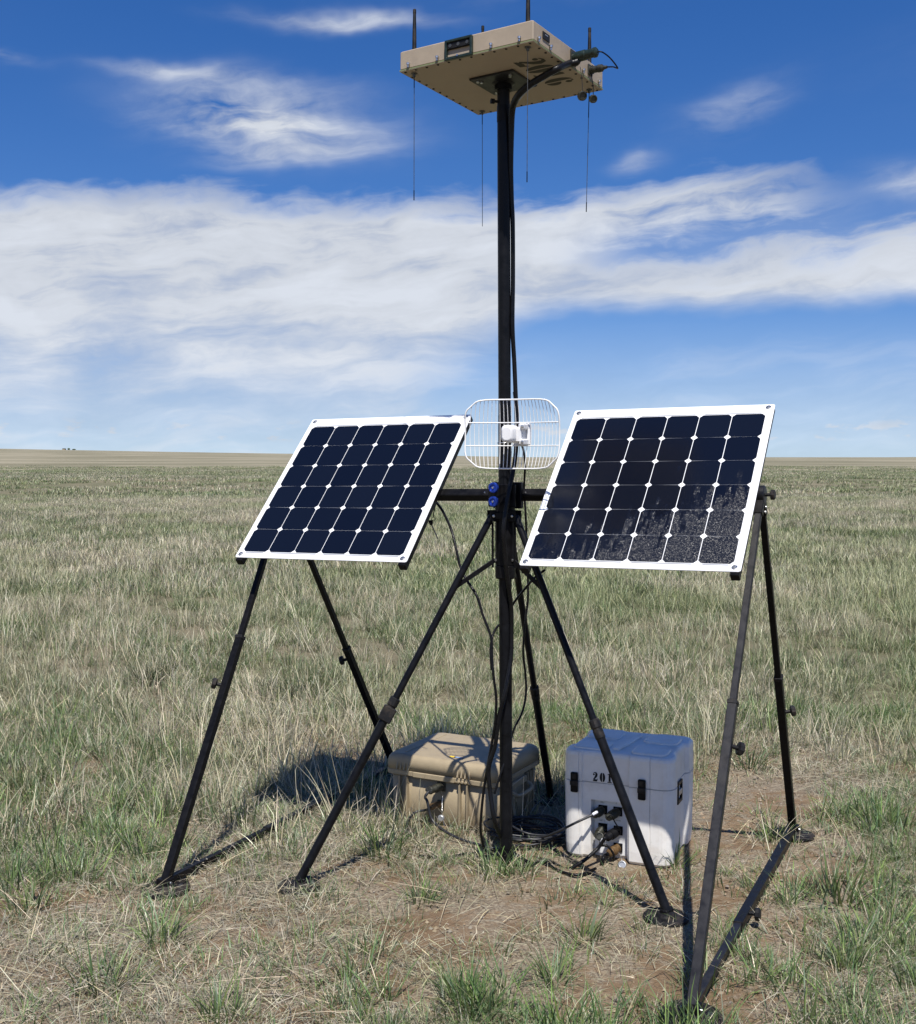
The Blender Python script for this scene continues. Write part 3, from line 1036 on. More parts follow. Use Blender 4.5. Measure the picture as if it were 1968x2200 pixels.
# ------------------------------------------------------------------ stencilled digits
def digit_shapes(ch):
    """list of polygons (unit height, centred) for a heavy stencil numeral"""
    def arc(cx, cy, rx, ry, a0, a1, n=12):
        return [(cx + rx * math.cos(math.radians(a0 + (a1 - a0) * i / n)), cy + ry * math.sin(math.radians(a0 + (a1 - a0) * i / n))) for i in range(n + 1)]

    def rib(pts, ws):
        L, R = [], []
        for i, (x, y) in enumerate(pts):
            x0, y0 = pts[max(i - 1, 0)]
            x1, y1 = pts[min(i + 1, len(pts) - 1)]
            l = math.hypot(x1 - x0, y1 - y0)
            nx_, ny_ = -(y1 - y0) / l, (x1 - x0) / l
            L.append((x + nx_ * ws[i], y + ny_ * ws[i]))
            R.append((x - nx_ * ws[i], y - ny_ * ws[i]))
        return [[L[i], R[i], R[i + 1], L[i + 1]] for i in range(len(pts) - 1)]
    if ch == '0':
        return [arc(-0.035, 0, 0.27, 0.5, 90, 270), arc(0.035, 0, 0.27, 0.5, -90, 90)]
    if ch == '1':
        return [[(-0.11, -0.38), (0.11, -0.38), (0.11, 0.5), (-0.02, 0.5), (-0.24, 0.36), (-0.24, 0.32), (-0.11, 0.35)],
                [(-0.25, -0.5), (0.25, -0.5), (0.25, -0.43), (0.13, -0.40), (-0.13, -0.40), (-0.25, -0.43)]]
    if ch == '2':
        return [arc(-0.16, 0.24, 0.10, 0.10, 0, 330, 10)] + rib([(-0.20, 0.38), (-0.06, 0.46), (0.08, 0.42), (0.14, 0.24), (0.08, 0.04), (-0.06, -0.14), (-0.20, -0.32)], [.03, .045, .09, .13, .12, .08, .05]) + \
               [[(-0.27, -0.5), (0.20, -0.5), (0.27, -0.18), (0.23, -0.18), (0.16, -0.29), (0.02, -0.26), (-0.12, -0.30), (-0.24, -0.40)]]
    if ch == '6':
        return [arc(-0.035, 0, 0.27, 0.5, 90, 270), arc(0.04, -0.22, 0.24, 0.27, -90, 90), arc(0.14, 0.30, 0.10, 0.12, 0, 330, 10), [(0.0, 0.42), (0.12, 0.43), (0.10, 0.5), (0.0, 0.5)]]
    return []


def stencil(parent, text, origin, ex, ey, en, h, adv, mname, name='stencil_digit'):
    ex, ey, en = Vector(ex), Vector(ey), Vector(en)
    for i, chh in enumerate(text):
        m = MB()
        for poly in digit_shapes(chh):
            pts = [Vector(origin) + ex * ((x * h) + i * adv) + ey * (y * h) for x, y in poly]
            m.add([p_ + en * 0.0006 for p_ in pts], [tuple(range(len(pts)))])
        m.build(name, mname, parent)


# under the box: read along the right-facing edge, tops towards that edge
stencil(enc, '2016', (0.186, -0.118, 0.0), (0, 1, 0), (1, 0, 0), (0, 0, -1), 0.116, 0.076, 'stencil_olive')

# connectors on the right-facing side
def conn(parent, base, d, prof, mname, n=18, name='connector', world=False):
    return MB().lathe(base, d, prof, n).build(name, mname, parent, world)


c1 = Vector((HB, 0.020, 0.040))
MB().box(c1 + Vector((0.0025, 0, 0)), (0, 1, 0), (0, 0, 1), (1, 0, 0), 0.021, 0.028, 0.0024, 0.001).build('connector_flange', 'olive_metal', enc)
k1 = conn(enc, c1 + Vector((0.004, 0, 0)), (1, 0, 0.03), [(0, 0.0165), (0.012, 0.0165), (0.013, 0.0195), (0.050, 0.0195), (0.052, 0.0175), (0.082, 0.0165), (0.084, 0.019), (0.094, 0.0185), (0.1, 0.011)], 'olive_green')
c2 = Vector((HB, 0.166, 0.040))
MB().box(c2 + Vector((0.0025, 0, 0)), (0, 1, 0), (0, 0, 1), (1, 0, 0), 0.018, 0.020, 0.0024, 0.001).build('connector_flange', 'olive_metal', enc)
k2 = conn(enc, c2 + Vector((0.004, 0, 0)), (1, 0, -0.02), [(0, 0.0165), (0.010, 0.0165), (0.010, 0.0135), (0.030, 0.013), (0.034, 0.015), (0.050, 0.014), (0.056, 0.008), (0.07, 0.0055)], 'olive_metal')
for (cb, px, rr) in ((Vector((HB + 0.014, 0.055, 0.020)), (1251, 206), 0.018), (Vector((HB + 0.008, 0.166, 0.022)), (1274.5, 212.5), 0.0155)):
    wb = BOX_M @ cb
    e = at(px[0], px[1], wb.y)
    cap = thing('dust_cap', 'round metal dust cap hanging %s' % ('by a chain below the larger connector' if rr > 0.016 else 'by a dark cord below the smaller connector'), 'cap', loc_frame(e), 'dust caps under the enclosure')
    MB().tube(spline([wb, wb * 0.5 + e * 0.5 + Vector((0.003, 0, 0.0)), e + Vector((0, 0, rr * 0.9))], 6), 0.0016 if rr < 0.016 else 0.0011, 6).build('lanyard', 'cable_black' if rr < 0.016 else 'dark_steel', cap, True)
    dv = Vector((0.25, -0.9, -0.25)).normalized()
    MB().lathe(e - dv * 0.009, dv, [(0, rr * 0.9), (0.002, rr), (0.014, rr), (0.016, rr * 0.92), (0.0165, rr * 0.75), (0.012, rr * 0.7)], 22).build('cap_shell', 'olive_metal', cap, True)

# thin jumper looping between the two connectors
j1 = BOX_M @ (c1 + Vector((0.103, 0, 0.003)))
j2 = BOX_M @ (c2 + Vector((0.072, 0, -0.001)))
jl = at(1327, 146, (j1.y + j2.y) / 2 - 0.03)
tag(MB().tube(spline([j1, j1 + Vector((0.018, -0.004, -0.003)), (j1 + jl) / 2 + Vector((0.01, 0, 0.006)), jl, (j2 + jl) / 2 + Vector((0.005, 0, 0.002)), j2], 8), 0.0028, 8).build('jumper_cable', 'cable_black'),
    'short thin black cable looping between the two connectors of the tan enclosure', 'cable')

# ------------------------------------------------------------------ grid antenna
GC = Vector((0.2215, 4.452, 1.7335))
gf = Vector((-0.34, -0.94, 0.0)).normalized()
gr = Vector((0.94, -0.34, 0.0)).normalized()
gu = Vector((0, 0, 1))
GM = frame_of(GC, gr, -gf, gu)
grid = thing('grid_antenna', 'white wire grid dish antenna clamped to the mast between the panels', 'antenna', GM)
GW, GH, GFOC = 0.186, 0.131, 0.16


def gp(x, z):
    return (x, -(x * x + z * z) / (4 * GFOC), z)


outline = []
cor = [(-GW, -GH * .64), (-GW, GH * .64), (-GW * .715, GH), (GW * .715, GH), (GW, GH * .64), (GW, -GH * .64), (GW * .715, -GH), (-GW * .715, -GH)]
rim = []
for i in range(8):
    (x0, z0), (x1, z1) = cor[i], cor[(i + 1) % 8]
    for k in range(1, 10):
        t = k / 10
        rim.append((x0 + (x1 - x0) * t, z0 + (z1 - z0) * t))
# rounded corners: average neighbours once
rim = [((rim[i - 1][0] + 2 * rim[i][0] + rim[(i + 1) % len(rim)][0]) / 4, (rim[i - 1][1] + 2 * rim[i][1] + rim[(i + 1) % len(rim)][1]) / 4) for i in range(len(rim))]
rp3 = [gp(*q) for q in rim]
rp3 = rp3 + [rp3[0]]
MB().tube(rp3, 0.0031, 8, False).build('rim', 'grid_white', grid)


def rim_h(x):
    ax_ = abs(x)
    if ax_ < GW * .715:
        return GH
    return GH - (ax_ - GW * .715) / (GW * .285) * GH * .36


NR = 23
for i in range(NR):
    s = -1 + 2 * (i + 1) / (NR + 1)
    pts = []
    for t in np.linspace(-1, 1, 17):
        z = t * GH
        x = s * GW * (1 - 0.10 * t * t)
        if abs(z) <= rim_h(x) + 1e-6:
            pts.append(gp(x, z))
        else:
            # slide to the rim
            for q in np.linspace(1, 0.3, 60):
                zz_ = z * q
                xx_ = s * GW * (1 - 0.10 * (zz_ / GH) ** 2)
                if abs(zz_) <= rim_h(xx_):
                    pp = gp(xx_, zz_)
                    if not pts or (Vector(pp) - Vector(pts[-1])).length > 0.004:
                        pts.append(pp)
                    break
    if len(pts) > 2:
        MB().tube(pts, 0.00135, 6).build('rod', 'grid_white', grid)
for z in (GH * 0.335, -GH * 0.335):
    MB().tube([gp(x, z) for x in np.linspace(-GW, GW, 25)], 0.0023, 7).build('cross_wire', 'grid_white', grid)
# feed: box on the back plate with a rounded head out front
MB().box((0.032, 0.006, 0.0), (1, 0, 0), (0, 1, 0), (0, 0, 1), 0.024, 0.008, 0.042, 0.004).build('back_plate', 'plastic_white', grid)
MB().box((0.022, -0.035, -0.004), (1, 0, 0), (0, 1, 0), (0, 0, 1), 0.019, 0.04, 0.030, 0.007).build('feed_arm', 'plastic_white', grid)
fo = rounded_rect(-0.026, 0.022, -0.033, 0.033, 0.019, 6)
fi = rounded_rect(-0.021, 0.017, -0.028, 0.028, 0.015, 6)
MB().rings([[(a + 0.008, -0.045, b) for a, b in fi], [(a + 0.005, -0.055, b) for a, b in fo], [(a, -0.105, b) for a, b in fo], [(a, -0.113, b) for a, b in fi], [(a * .8, -0.116, b * .8) for a, b in fi]], True, True).build('feed_head', 'plastic_white', grid)
for dz in (0.028, -0.030):
    MB().lathe((0.046, -0.072, dz), (0.3, -1, 0), [(0, 0.0065), (0.004, 0.006), (0.0045, 0.003)], 12).build('bolt', 'steel', grid)
    MB().box((0.042, -0.04, dz), (1, 0, 0), (0, 1, 0), (0, 0, 1), 0.010, 0.032, 0.011, 0.004).build('feed_lug', 'plastic_white', grid)
MB().box((0.0, 0.075, -0.01), (1, 0, 0), (0, 1, 0), (0, 0, 1), 0.016, 0.068, 0.035, 0.003).build('mast_bracket', 'plastic_white', grid)
ub = [mast_at(1.612) + Vector((math.cos(a), math.sin(a), 0)) * 0.0275 for a in np.linspace(math.radians(-20), math.radians(-20 + 330), 22)]
MB().tube(ub, 0.0026, 8).build('clamp_band', 'steel', grid, True)


# ------------------------------------------------------------------ tan case
KS = 1.058


def case_frame(a, b):
    a, b = Vector(a), Vector(b)
    ex = (b - a).normalized()
    ey = Vector((-ex.y, ex.x, 0))
    return frame_of(a, ex * KS, ey * KS, Vector((0, 0, KS)))


TA = Vector((-0.301 * KS, 4.960 * KS, 0.005))
TB = Vector((0.140 * KS, 4.725 * KS, 0.005))
TM = case_frame(TA, TB)
tan = thing('equipment_case', 'tan ribbed hard case lying on the grass left of the mast', 'case', TM)
TW, TD, TH = 0.515, 0.440, 0.292
LIP = 0.205


def rr_ring(x0, x1, y0, y1, r, z, k=6):
    return [(a, b, z) for a, b in rounded_rect(x0, x1, y0, y1, r, k)]


body = MB()
body.rings([rr_ring(0.020, TW - 0.020, 0.018, TD - 0.018, 0.03, 0.0), rr_ring(0.010, TW - 0.010, 0.010, TD - 0.010, 0.035, 0.012),
            rr_ring(0.004, TW - 0.004, 0.004, TD - 0.004, 0.035, LIP - 0.012)], True, True)
body.build('body', 'case_tan', tan)
rimm = MB()
rimm.rings([rr_ring(-0.005, TW + 0.005, -0.008, TD + 0.005, 0.030, LIP - 0.012), rr_ring(-0.009, TW + 0.009, -0.012, TD + 0.009, 0.032, LIP - 0.009),
            rr_ring(-0.009, TW + 0.009, -0.012, TD + 0.009, 0.032, LIP + 0.007), rr_ring(-0.006, TW + 0.006, -0.009, TD + 0.006, 0.030, LIP + 0.010)], True, False)
rimm.build('rim', 'case_tan', tan)
lid = MB()
prof = [(-0.004, LIP + 0.010), (-0.003, LIP + 0.046), (0.000, LIP + 0.058), (0.005, LIP + 0.067), (0.012, LIP + 0.073), (0.020, LIP + 0.0752), (0.024, LIP + 0.0755)]
lid.rings([rr_ring(i_ - 0.004, TW + 0.004 - i_, i_ - 0.006, TD + 0.004 - i_, 0.030 + 0.3 * i_, z) for i_, z in prof], True, True)
lido = lid.build('lid', 'case_tan', tan)
# raised lid edges
for y0 in (0.10,):
    for xq in (0.065, TW - 0.065):
        MB().box((xq, TD / 2, LIP + 0.0755), (1, 0, 0), (0, 1, 0), (0, 0, 1), 0.005, TD / 2 - 0.04, 0.002, 0.001).build('lid_ridge', 'case_tan', lido)
# vertical ribs on the front
for xq in (0.062, 0.098, 0.352, 0.388):
    MB().box((xq, -0.001, LIP / 2 - 0.004), (1, 0, 0), (0, 1, 0), (0, 0, 1), 0.0035, 0.012, LIP / 2 - 0.012, 0.001).build('rib', 'case_tan', tan)
for xq in (0.053, 0.071, 0.089, 0.107, 0.346, 0.364, 0.382, 0.400):
    m = MB()
    for (ya, za, yb, zb) in ((-0.014, LIP + 0.012, -0.002, LIP + 0.044),):
        m.sq((xq, ya, za), (xq, yb, zb), (1, 0, 0), 0.006, 0.014, 0.001)
    m.build('lid_rib', 'case_tan', lido)
# latch covers on the rim
for xq in (0.23,):
    MB().box((xq, -0.013, LIP - 0.001), (1, 0, 0), (0, 1, 0), (0, 0, 1), 0.100, 0.0045, 0.012, 0.003).build('rim_step', 'case_tan', tan)
for xq in (0.352, 0.369, 0.386, 0.403):
    MB().lathe((xq, -0.0125, LIP - 0.004), (0, -1, 0), [(0, 0.0065), (0.005, 0.006), (0.007, 0.004)], 10).build('rim_boss', 'case_tan', tan)
# right end: ribs, handle and moulded corner
for yq in (0.085, 0.115, 0.30, 0.33, 0.36):
    MB().box((TW + 0.001, yq, LIP / 2), (1, 0, 0), (0, 1, 0), (0, 0, 1), 0.010, 0.0035, LIP / 2 - 0.016, 0.001).build('rib', 'case_tan', tan)
hh = MB()
hh.tube(spline([(TW - 0.002, 0.13, 0.150), (TW + 0.026, 0.135, 0.135), (TW + 0.034, 0.16, 0.124), (TW + 0.034, 0.27, 0.124), (TW + 0.026, 0.295, 0.135), (TW - 0.002, 0.30, 0.150)], 6), 0.0095, 10)
hh.build('handle', 'case_tan', tan)
MB().box((TW + 0.004, 0.215, 0.165), (1, 0, 0), (0, 1, 0), (0, 0, 1), 0.006, 0.075, 0.014, 0.003).build('handle_mount', 'case_tan', tan)
# corner screws
for xq in (0.016, 0.037):
    MB().lathe((xq, 0.0085, 0.128), (-0.3 if xq < 0.02 else 0, -1, 0), [(0, 0.0045), (0.003, 0.004)], 8).build('screw', 'dark_steel', tan)
# lid badge
bd = MB().box((0.300, 0.060, LIP + 0.0728), (1, 0.0, 0), (0, 1, 0.10), (0, -0.10, 1), 0.034, 0.0085, 0.0035, 0.0006).build('badge', 'sticker_black', lido)
MB().box((0.281, 0.060, LIP + 0.0768), (1, 0, 0), (0, 1, 0.10), (0, -0.10, 1), 0.0105, 0.0055, 0.0006).build('badge_emblem', 'sticker_yellow', lido)
MB().box((0.312, 0.060, LIP + 0.0768), (1, 0, 0), (0, 1, 0.10), (0, -0.10, 1), 0.015, 0.0035, 0.0006).build('badge_lettering', 'sticker_blue', lido)
# two round connectors on the front
for (xq, zq, mt, s) in ((0.262, 0.166, 'olive_metal', 1.0), (0.258, 0.092, 'bronze', 0.8)):
    MB().box((xq, 0.0005, zq), (1, 0, 0), (0, 0, 1), (0, 1, 0), 0.019 * s, 0.019 * s, 0.003, 0.001).build('connector_flange', 'olive_metal', tan)
    MB().lathe((xq, -0.002, zq), (-0.45, -1, -0.10), [(0, 0.0165 * s), (0.022 * s, 0.0165 * s), (0.0225 * s, 0.019 * s), (0.030 * s, 0.019 * s), (0.031 * s, 0.0165 * s), (0.054 * s, 0.0155 * s), (0.056 * s, 0.018 * s), (0.062 * s, 0.017 * s), (0.066 * s, 0.009)], 18).build('connector', mt, tan)

tc_axis = Vector((-0.45, -1, -0.10)).normalized()
pl1 = TM @ (Vector((0.262, -0.002, 0.166)) + tc_axis * 0.062)
pl2 = TM @ (Vector((0.258, -0.002, 0.092)) + tc_axis * 0.050)
MB().box(Vector((0.262, -0.002, 0.166)) + tc_axis * 0.066, (0.9, -0.45, 0), (0, 0, 1), tc_axis, 0.020, 0.006, 0.004, 0.001).build('cable_clamp', 'dark_steel', tan)


def cable(name, label, pts, r, mname='cable_black', per=10, n=8):
    sp_pts = spline(pts, per)
    if isinstance(r, tuple):
        k = len(sp_pts)
        r = [r[0] + (r[1] - r[0]) * float(sstep(i / k, 0.20, 0.34)) for i in range(k)]
    return tag(MB().tube(sp_pts, r, n).build(name, mname), label, 'cable')


cable('signal_cable', 'dark cable curving down from the upper connector on the tan case', [pl1, pl1 + Vector((-0.018, -0.030, -0.020)), at(918, 1722, 4.994), at(928, 1760, 4.973), at(952, 1783, 4.930), at(990, 1803, 4.867), at(1030, 1815, 4.814), at(1065, 1824, 4.793), at(1110, 1826, 4.824)], 0.0062, 'cable_grey')
cable('signal_cable', 'dark cable curving left from the bronze connector on the tan case', [pl2, pl2 + Vector((-0.020, -0.028, -0.004)), at(893, 1745, 5.036), at(878, 1762, 5.036), at(872, 1790, 5.015), at(880, 1812, 4.951), at(950, 1830, 4.846), at(1030, 1826, 4.803), at(1120, 1830, 4.824)], 0.0058, 'cable_grey')

# ------------------------------------------------------------------ white case
WA = Vector((0.404 * KS, 4.472 * KS, 0.004))
WB = Vector((0.777 * KS, 4.311 * KS, 0.004))
WM = case_frame(WA, WB)
wc = thing('battery_case', 'white moulded plastic case marked 2016 right of the mast', 'case', WM)
WW, WD, WH = 0.436, 0.408, 0.425
SPL = 0.300


def white_outline(inset, notch, r=0.050):
    """outline with a channel in the front and flutes on the sides (counter-clockwise from front left)"""
    x0, x1, y0, y1 = inset, WW - inset, inset, WD - inset
    r = max(0.012, r - inset * 0.4)
    P = []

    def arc(cx, cy, a0):
        for i in range(7):
            a = math.radians(a0 + 90 * i / 6)
            P.append((cx + r * math.cos(a), cy + r * math.sin(a)))
    arc(x0 + r, y0 + r, 180)
    u = lambda t: WW * t
    P.append((u(0.150), y0))
    P.append((u(0.155), y0 + 0.003))
    P.append((u(0.160), y0))
    P.append((u(0.180), y0))
    P.append((u(0.190), y0 + 0.010))
    P.append((u(0.262), y0 + 0.010))
    P.append((u(0.268), y0 + 0.010 + notch))
    P.append((u(0.592), y0 + 0.010 + notch))
    P.append((u(0.598), y0 + 0.010))
    P.append((u(0.605), y0 + 0.010))
    P.append((u(0.615), y0))
    P.append((u(0.790), y0))
    P.append((u(0.797), y0 + 0.004))
    P.append((u(0.804), y0))
    arc(x1 - r, y0 + r, 270)
    P.append((x1, y0 + 0.075))
    P.append((x1 - 0.016, y0 + 0.090))
    P.append((x1 - 0.016, y0 + 0.275))
    P.append((x1, y0 + 0.290))
    arc(x1 - r, y1 - r, 0)
    P.append((x1 - 0.12, y1))
    P.append((x1 - 0.135, y1 - 0.014))
    P.append((x0 + 0.135, y1 - 0.014))
    P.append((x0 + 0.12, y1))
    arc(x0 + r, y1 - r, 90)
    P.append((x0, y1 - 0.075))
    P.append((x0 + 0.014, y1 - 0.09))
    P.append((x0 + 0.014, y0 + 0.09))
    P.append((x0, y0 + 0.075))
    return P


def wring(inset, notch, z):
    return [(a, b, z) for a, b in white_outline(inset, notch)]


wb_ = MB()
wb_.rings([wring(0.016, 0.03, 0.0), wring(0.006, 0.036, 0.012), wring(0.003, 0.038, 0.05), wring(0.001, 0.038, 0.232)], True, False)
wb2 = MB()
wb2.rings([wring(0.001, 0.0, 0.2321), wring(0.0, 0.0, SPL - 0.002)], True, False)
wbo = wb_.build('body', 'case_white', wc)
wb2.build('upper_body', 'case_white', wc)
MB().rings([wring(0.004, 0.0, SPL - 0.002), wring(0.004, 0.0, SPL + 0.002)], False, False).build('lid_seam', 'bus_grey', wc)
wl = MB()
wl.rings([wring(0.0, 0.0, SPL + 0.002), wring(0.001, 0.0, SPL + 0.102), wring(0.004, 0.0, SPL + 0.112), wring(0.010, 0.0, SPL + 0.118), wring(0.018, 0.0, SPL + 0.120)], True, False)
wlo = wl.build('lid', 'case_white', wc)
# raised pads and the cross ridge moulded into the lid
zt = SPL + 0.120
for (xa, xb, ya, yb, h_) in ((0.03, 0.165, 0.035, 0.16, 0.007), (0.262, 0.400, 0.03, 0.155, 0.007), (0.03, 0.165, 0.215, 0.342, 0.007), (0.262, 0.400, 0.215, 0.342, 0.007)):
    o_ = rounded_rect(xa, xb, ya, yb, 0.03, 5)
    i_ = rounded_rect(xa + 0.006, xb - 0.006, ya + 0.006, yb - 0.006, 0.025, 5)
    MB().rings([[(a, b, zt - 0.002) for a, b in o_], [(a, b, zt + h_ - 0.003) for a, b in o_], [(a, b, zt + h_) for a, b in i_]], True, True).build('lid_pad', 'case_white', wlo)
MB().box((0.214, 0.185, zt + 0.003), (0.12, 0.99, 0), (-0.99, 0.12, 0), (0, 0, 1), 0.125, 0.013, 0.006, 0.004).build('lid_ridge', 'case_white', wlo)
# latches
for xq in (0.052, 0.318):
    lt = MB().box((xq, -0.004, SPL - 0.004), (1, 0, 0), (0, 1, 0), (0, 0, 1), 0.0145, 0.006, 0.039, 0.003).build('latch', 'black_paint', wc)
    MB().box((xq, -0.010, SPL - 0.006), (1, 0, 0), (0, 1, 0), (0, 0, 1), 0.0155, 0.004, 0.010, 0.002).build('latch_bar', 'black_rubber', lt)
    MB().box((xq, -0.0088, SPL + 0.020), (1, 0, 0), (0, 1, 0), (0, 0, 1), 0.009, 0.0018, 0.010, 0.0008).build('latch_face', 'black_rubber', lt)
# number stencilled over a darker scuffed patch
stencil(wc, '2016', (0.132, 0.0094, SPL + 0.0225), (1, 0, 0), (0, 0, 1), (0, -1, 0), 0.036, 0.0285, 'stencil_black')
# side handle: black frame around a bail
ex_ = WW - 0.016
hf = MB()
hy, hz = 0.170, 0.255
for (dy, dz, a, b) in ((0, 0.036, 0.037, 0.0065), (0, -0.036, 0.037, 0.0065), (0.031, 0, 0.0065, 0.030), (-0.031, 0, 0.004, 0.030)):
    hf.box((ex_ + 0.003, hy + dy, hz + dz), (0, 1, 0), (0, 0, 1), (1, 0, 0), a, b, 0.0045, 0.001)
ho = hf.build('handle_frame', 'black_paint', wc)
MB().box((ex_ + 0.004, hy, hz - 0.001), (0, 1, 0), (0, 0, 1), (1, 0, 0), 0.026, 0.010, 0.004, 0.001).build('handle_bail', 'bus_grey', ho)
# recessed connector panel
py = 0.0495
MB().box((WW * 0.43, py - 0.0005, 0.12), (1, 0, 0), (0, 0, 1), (0, 1, 0), WW * 0.155, 0.105, 0.001).build('connector_panel', 'plastic_white', wc)
wax = Vector((-0.55, -1, -0.28)).normalized()


def ink(text, x, z, h):
    cu = bpy.data.curves.new('print', 'FONT')
    cu.body = text
    cu.size = h
    cu.align_x = 'CENTER'
    tmp = bpy.data.objects.new('print', cu)
    COL.objects.link(tmp)
    dg = bpy.context.evaluated_depsgraph_get()
    me = bpy.data.meshes.new_from_object(tmp.evaluated_get(dg))
    bpy.data.objects.remove(tmp, do_unlink=True)
    me.materials.clear()
    me.materials.append(MATS['ink_grey'])
    o = bpy.data.objects.new('printed_label', me)
    COL.objects.link(o)
    o.parent = wc
    o.matrix_basis = Matrix.Translation((x, py - 0.0025, z)) @ Matrix.Rotation(math.radians(90), 4, 'X')
    return o


ink('PSU', 0.150, 0.211, 0.0085)
ink('NET 1', 0.150, 0.140, 0.0085)
ink('J M PV', 0.212, 0.147, 0.0085)
ink('2', 0.205, 0.214, 0.0085)
wconn = {}
for key, xq, zq, mt, s, L in (('a', 0.152, 0.186, 'olive_metal', 1.0, 0.052), ('b', 0.212, 0.186, 'olive_metal', 1.0, 0.060), ('c', 0.152, 0.115, 'olive_metal', 0.95, 0.050), ('d', 0.214, 0.112, 'black_paint', 1.05, 0.070), ('e', 0.214, 0.045, 'bronze', 1.05, 0.055)):
    MB().box((xq, py - 0.004, zq), (1, 0, 0), (0, 0, 1), (0, 1, 0), 0.0175, 0.0175, 0.0025, 0.001).build('connector_flange', 'black_paint', wc)
    b = Vector((xq, py - 0.006, zq))
    axx = wax if key not in 'c' else Vector((-0.3, -1, -0.65)).normalized()
    MB().lathe(b, axx, [(0, 0.0165 * s), (0.016, 0.0165 * s), (0.017, 0.0185 * s), (L * 0.6, 0.0185 * s), (L * 0.62, 0.0160 * s), (L * 0.9, 0.0145 * s), (L, 0.009)], 18).build('connector', mt, wc)
    wconn[key] = WM @ (b + axx * L)
    wconn[key + 'b'] = WM @ (b + axx * 0.01)
wd = (WM.to_3x3() @ wax).normalized()
# white heat-shrink sleeves belong to the cables
a0 = wconn['a']
cab = thing('battery_cable', 'grey cable with a white sleeve running left from the white case to the coil', 'cable', loc_frame(a0))
pA = spline([a0, at(1282, 1745, a0.y - 0.012), at(1268, 1753, a0.y - 0.022), at(1240, 1766, 4.640), at(1212, 1780, 4.660), at(1190, 1790, 4.700), at(1165, 1799, 4.760), at(1130, 1806, 4.840), at(1105, 1808, 4.900)], 8)
MB().tube(pA, 0.0052, 8).build('jacket', 'cable_grey', cab, True)
MB().tube(pA[4:15], 0.0063, 8).build('sleeve', 'sleeve_white', cab, True)
d0 = wconn['d']
cab2 = thing('power_cable', 'black cable with a white sleeve bending down from the white case connectors', 'cable', loc_frame(d0))
pD = spline([d0, d0 + wd * 0.02 + Vector((0, 0, -0.006)), at(1300, 1800, d0.y - 0.035), at(1285, 1822, d0.y - 0.03), at(1262, 1843, 4.581), at(1240, 1858, 4.571), at(1215, 1868, 4.581), at(1180, 1850, 4.655), at(1140, 1842, 4.719)], 8)
MB().tube(pD, 0.0075, 8).build('jacket', 'cable_black', cab2, True)
MB().tube(pD[2:13], 0.0086, 8).build('sleeve', 'sleeve_white', cab2, True)
e0 = wconn['e']
cable('power_cable', 'thick black cable drooping from the bronze connector of the white case to the soil', [e0, e0 + wd * 0.03, at(1296, 1845, e0.y - 0.03), at(1288, 1868, e0.y - 0.03), at(1268, 1880, 4.528), at(1225, 1884, 4.528), at(1180, 1866, 4.592), at(1150, 1850, 4.676)], 0.0085)
b0_ = wconn['b']
cable('jumper_cable', 'thin dark cord drooping from the upper right connector of the white case', [b0_, at(1313, 1752, b0_.y - 0.015), at(1322, 1768, b0_.y), at(1333, 1785, b0_.y + 0.01), wconn['db']], 0.0028)
cable('jumper_cable', 'black cord looping between the two lower connectors of the white case', [wconn['cb'] + Vector((0, -0.03, -0.02)), at(1290, 1815, 4.623), at(1305, 1818, 4.613), at(1318, 1835, 4.613), at(1317, 1850, 4.623)], 0.005)
for i, (u_, v_) in enumerate(((1289, 1797), (1337, 1858))):
    e = at(u_, v_, 4.655 if i == 0 else 4.613)
    cp = thing('dust_cap', ('olive metal dust cap hanging below the left connectors of the white case', 'metal dust cap resting on the soil at the front of the white case')[i], 'cap', loc_frame(e), 'dust caps on the white case')
    dv = Vector((-0.3, -0.8, 0.45)).normalized()
    MB().lathe(e - dv * 0.01, dv, [(0, 0.015), (0.002, 0.0165), (0.014, 0.0165), (0.016, 0.015), (0.0165, 0.012), (0.012, 0.011)], 20).build('cap_shell', 'olive_metal' if i == 0 else 'bus_grey', cp, True)
    ln = spline([wconn['cb'] if i == 0 else wconn['eb'], (wconn['cb'] if i == 0 else wconn['eb']) * 0.5 + e * 0.5 + Vector((0.006, -0.01, 0)), e], 6)
    MB().tube(ln, 0.0018, 6).build('lanyard', 'cable_black' if i == 0 else 'steel', cp, True)
# dust cap and chain on the tan case
e = at(949, 1757, 5.036)
cp = thing('dust_cap', 'silver dust cap on a chain in front of the tan case', 'cap', loc_frame(e), 'dust caps on the tan case')
MB().lathe(e, Vector((-0.4, -0.9, 0.1)), [(0, 0.014), (0.012, 0.014), (0.014, 0.011)], 18).build('cap_shell', 'bus_grey', cp, True)
ch_ = spline([TM @ Vector((0.268, -0.012, 0.150)), at(951, 1710, 5.078), at(950, 1725, 5.068), at(950, 1745, 5.047), e + Vector((0.004, -0.012, 0.004)), at(955, 1775, 5.015)], 8)
cm = MB()
for i in range(len(ch_) - 1):
    cm.lathe(ch_[i], ch_[i + 1] - ch_[i], [(0, 0.0018), ((ch_[i + 1] - ch_[i]).length * 0.7, 0.0022)], 6)
cm.build('chain', 'steel', cp, True)

# ------------------------------------------------------------------ cables on the mast
def ml(u, v, dy):
    return at(u, v, 4.60 + dy)


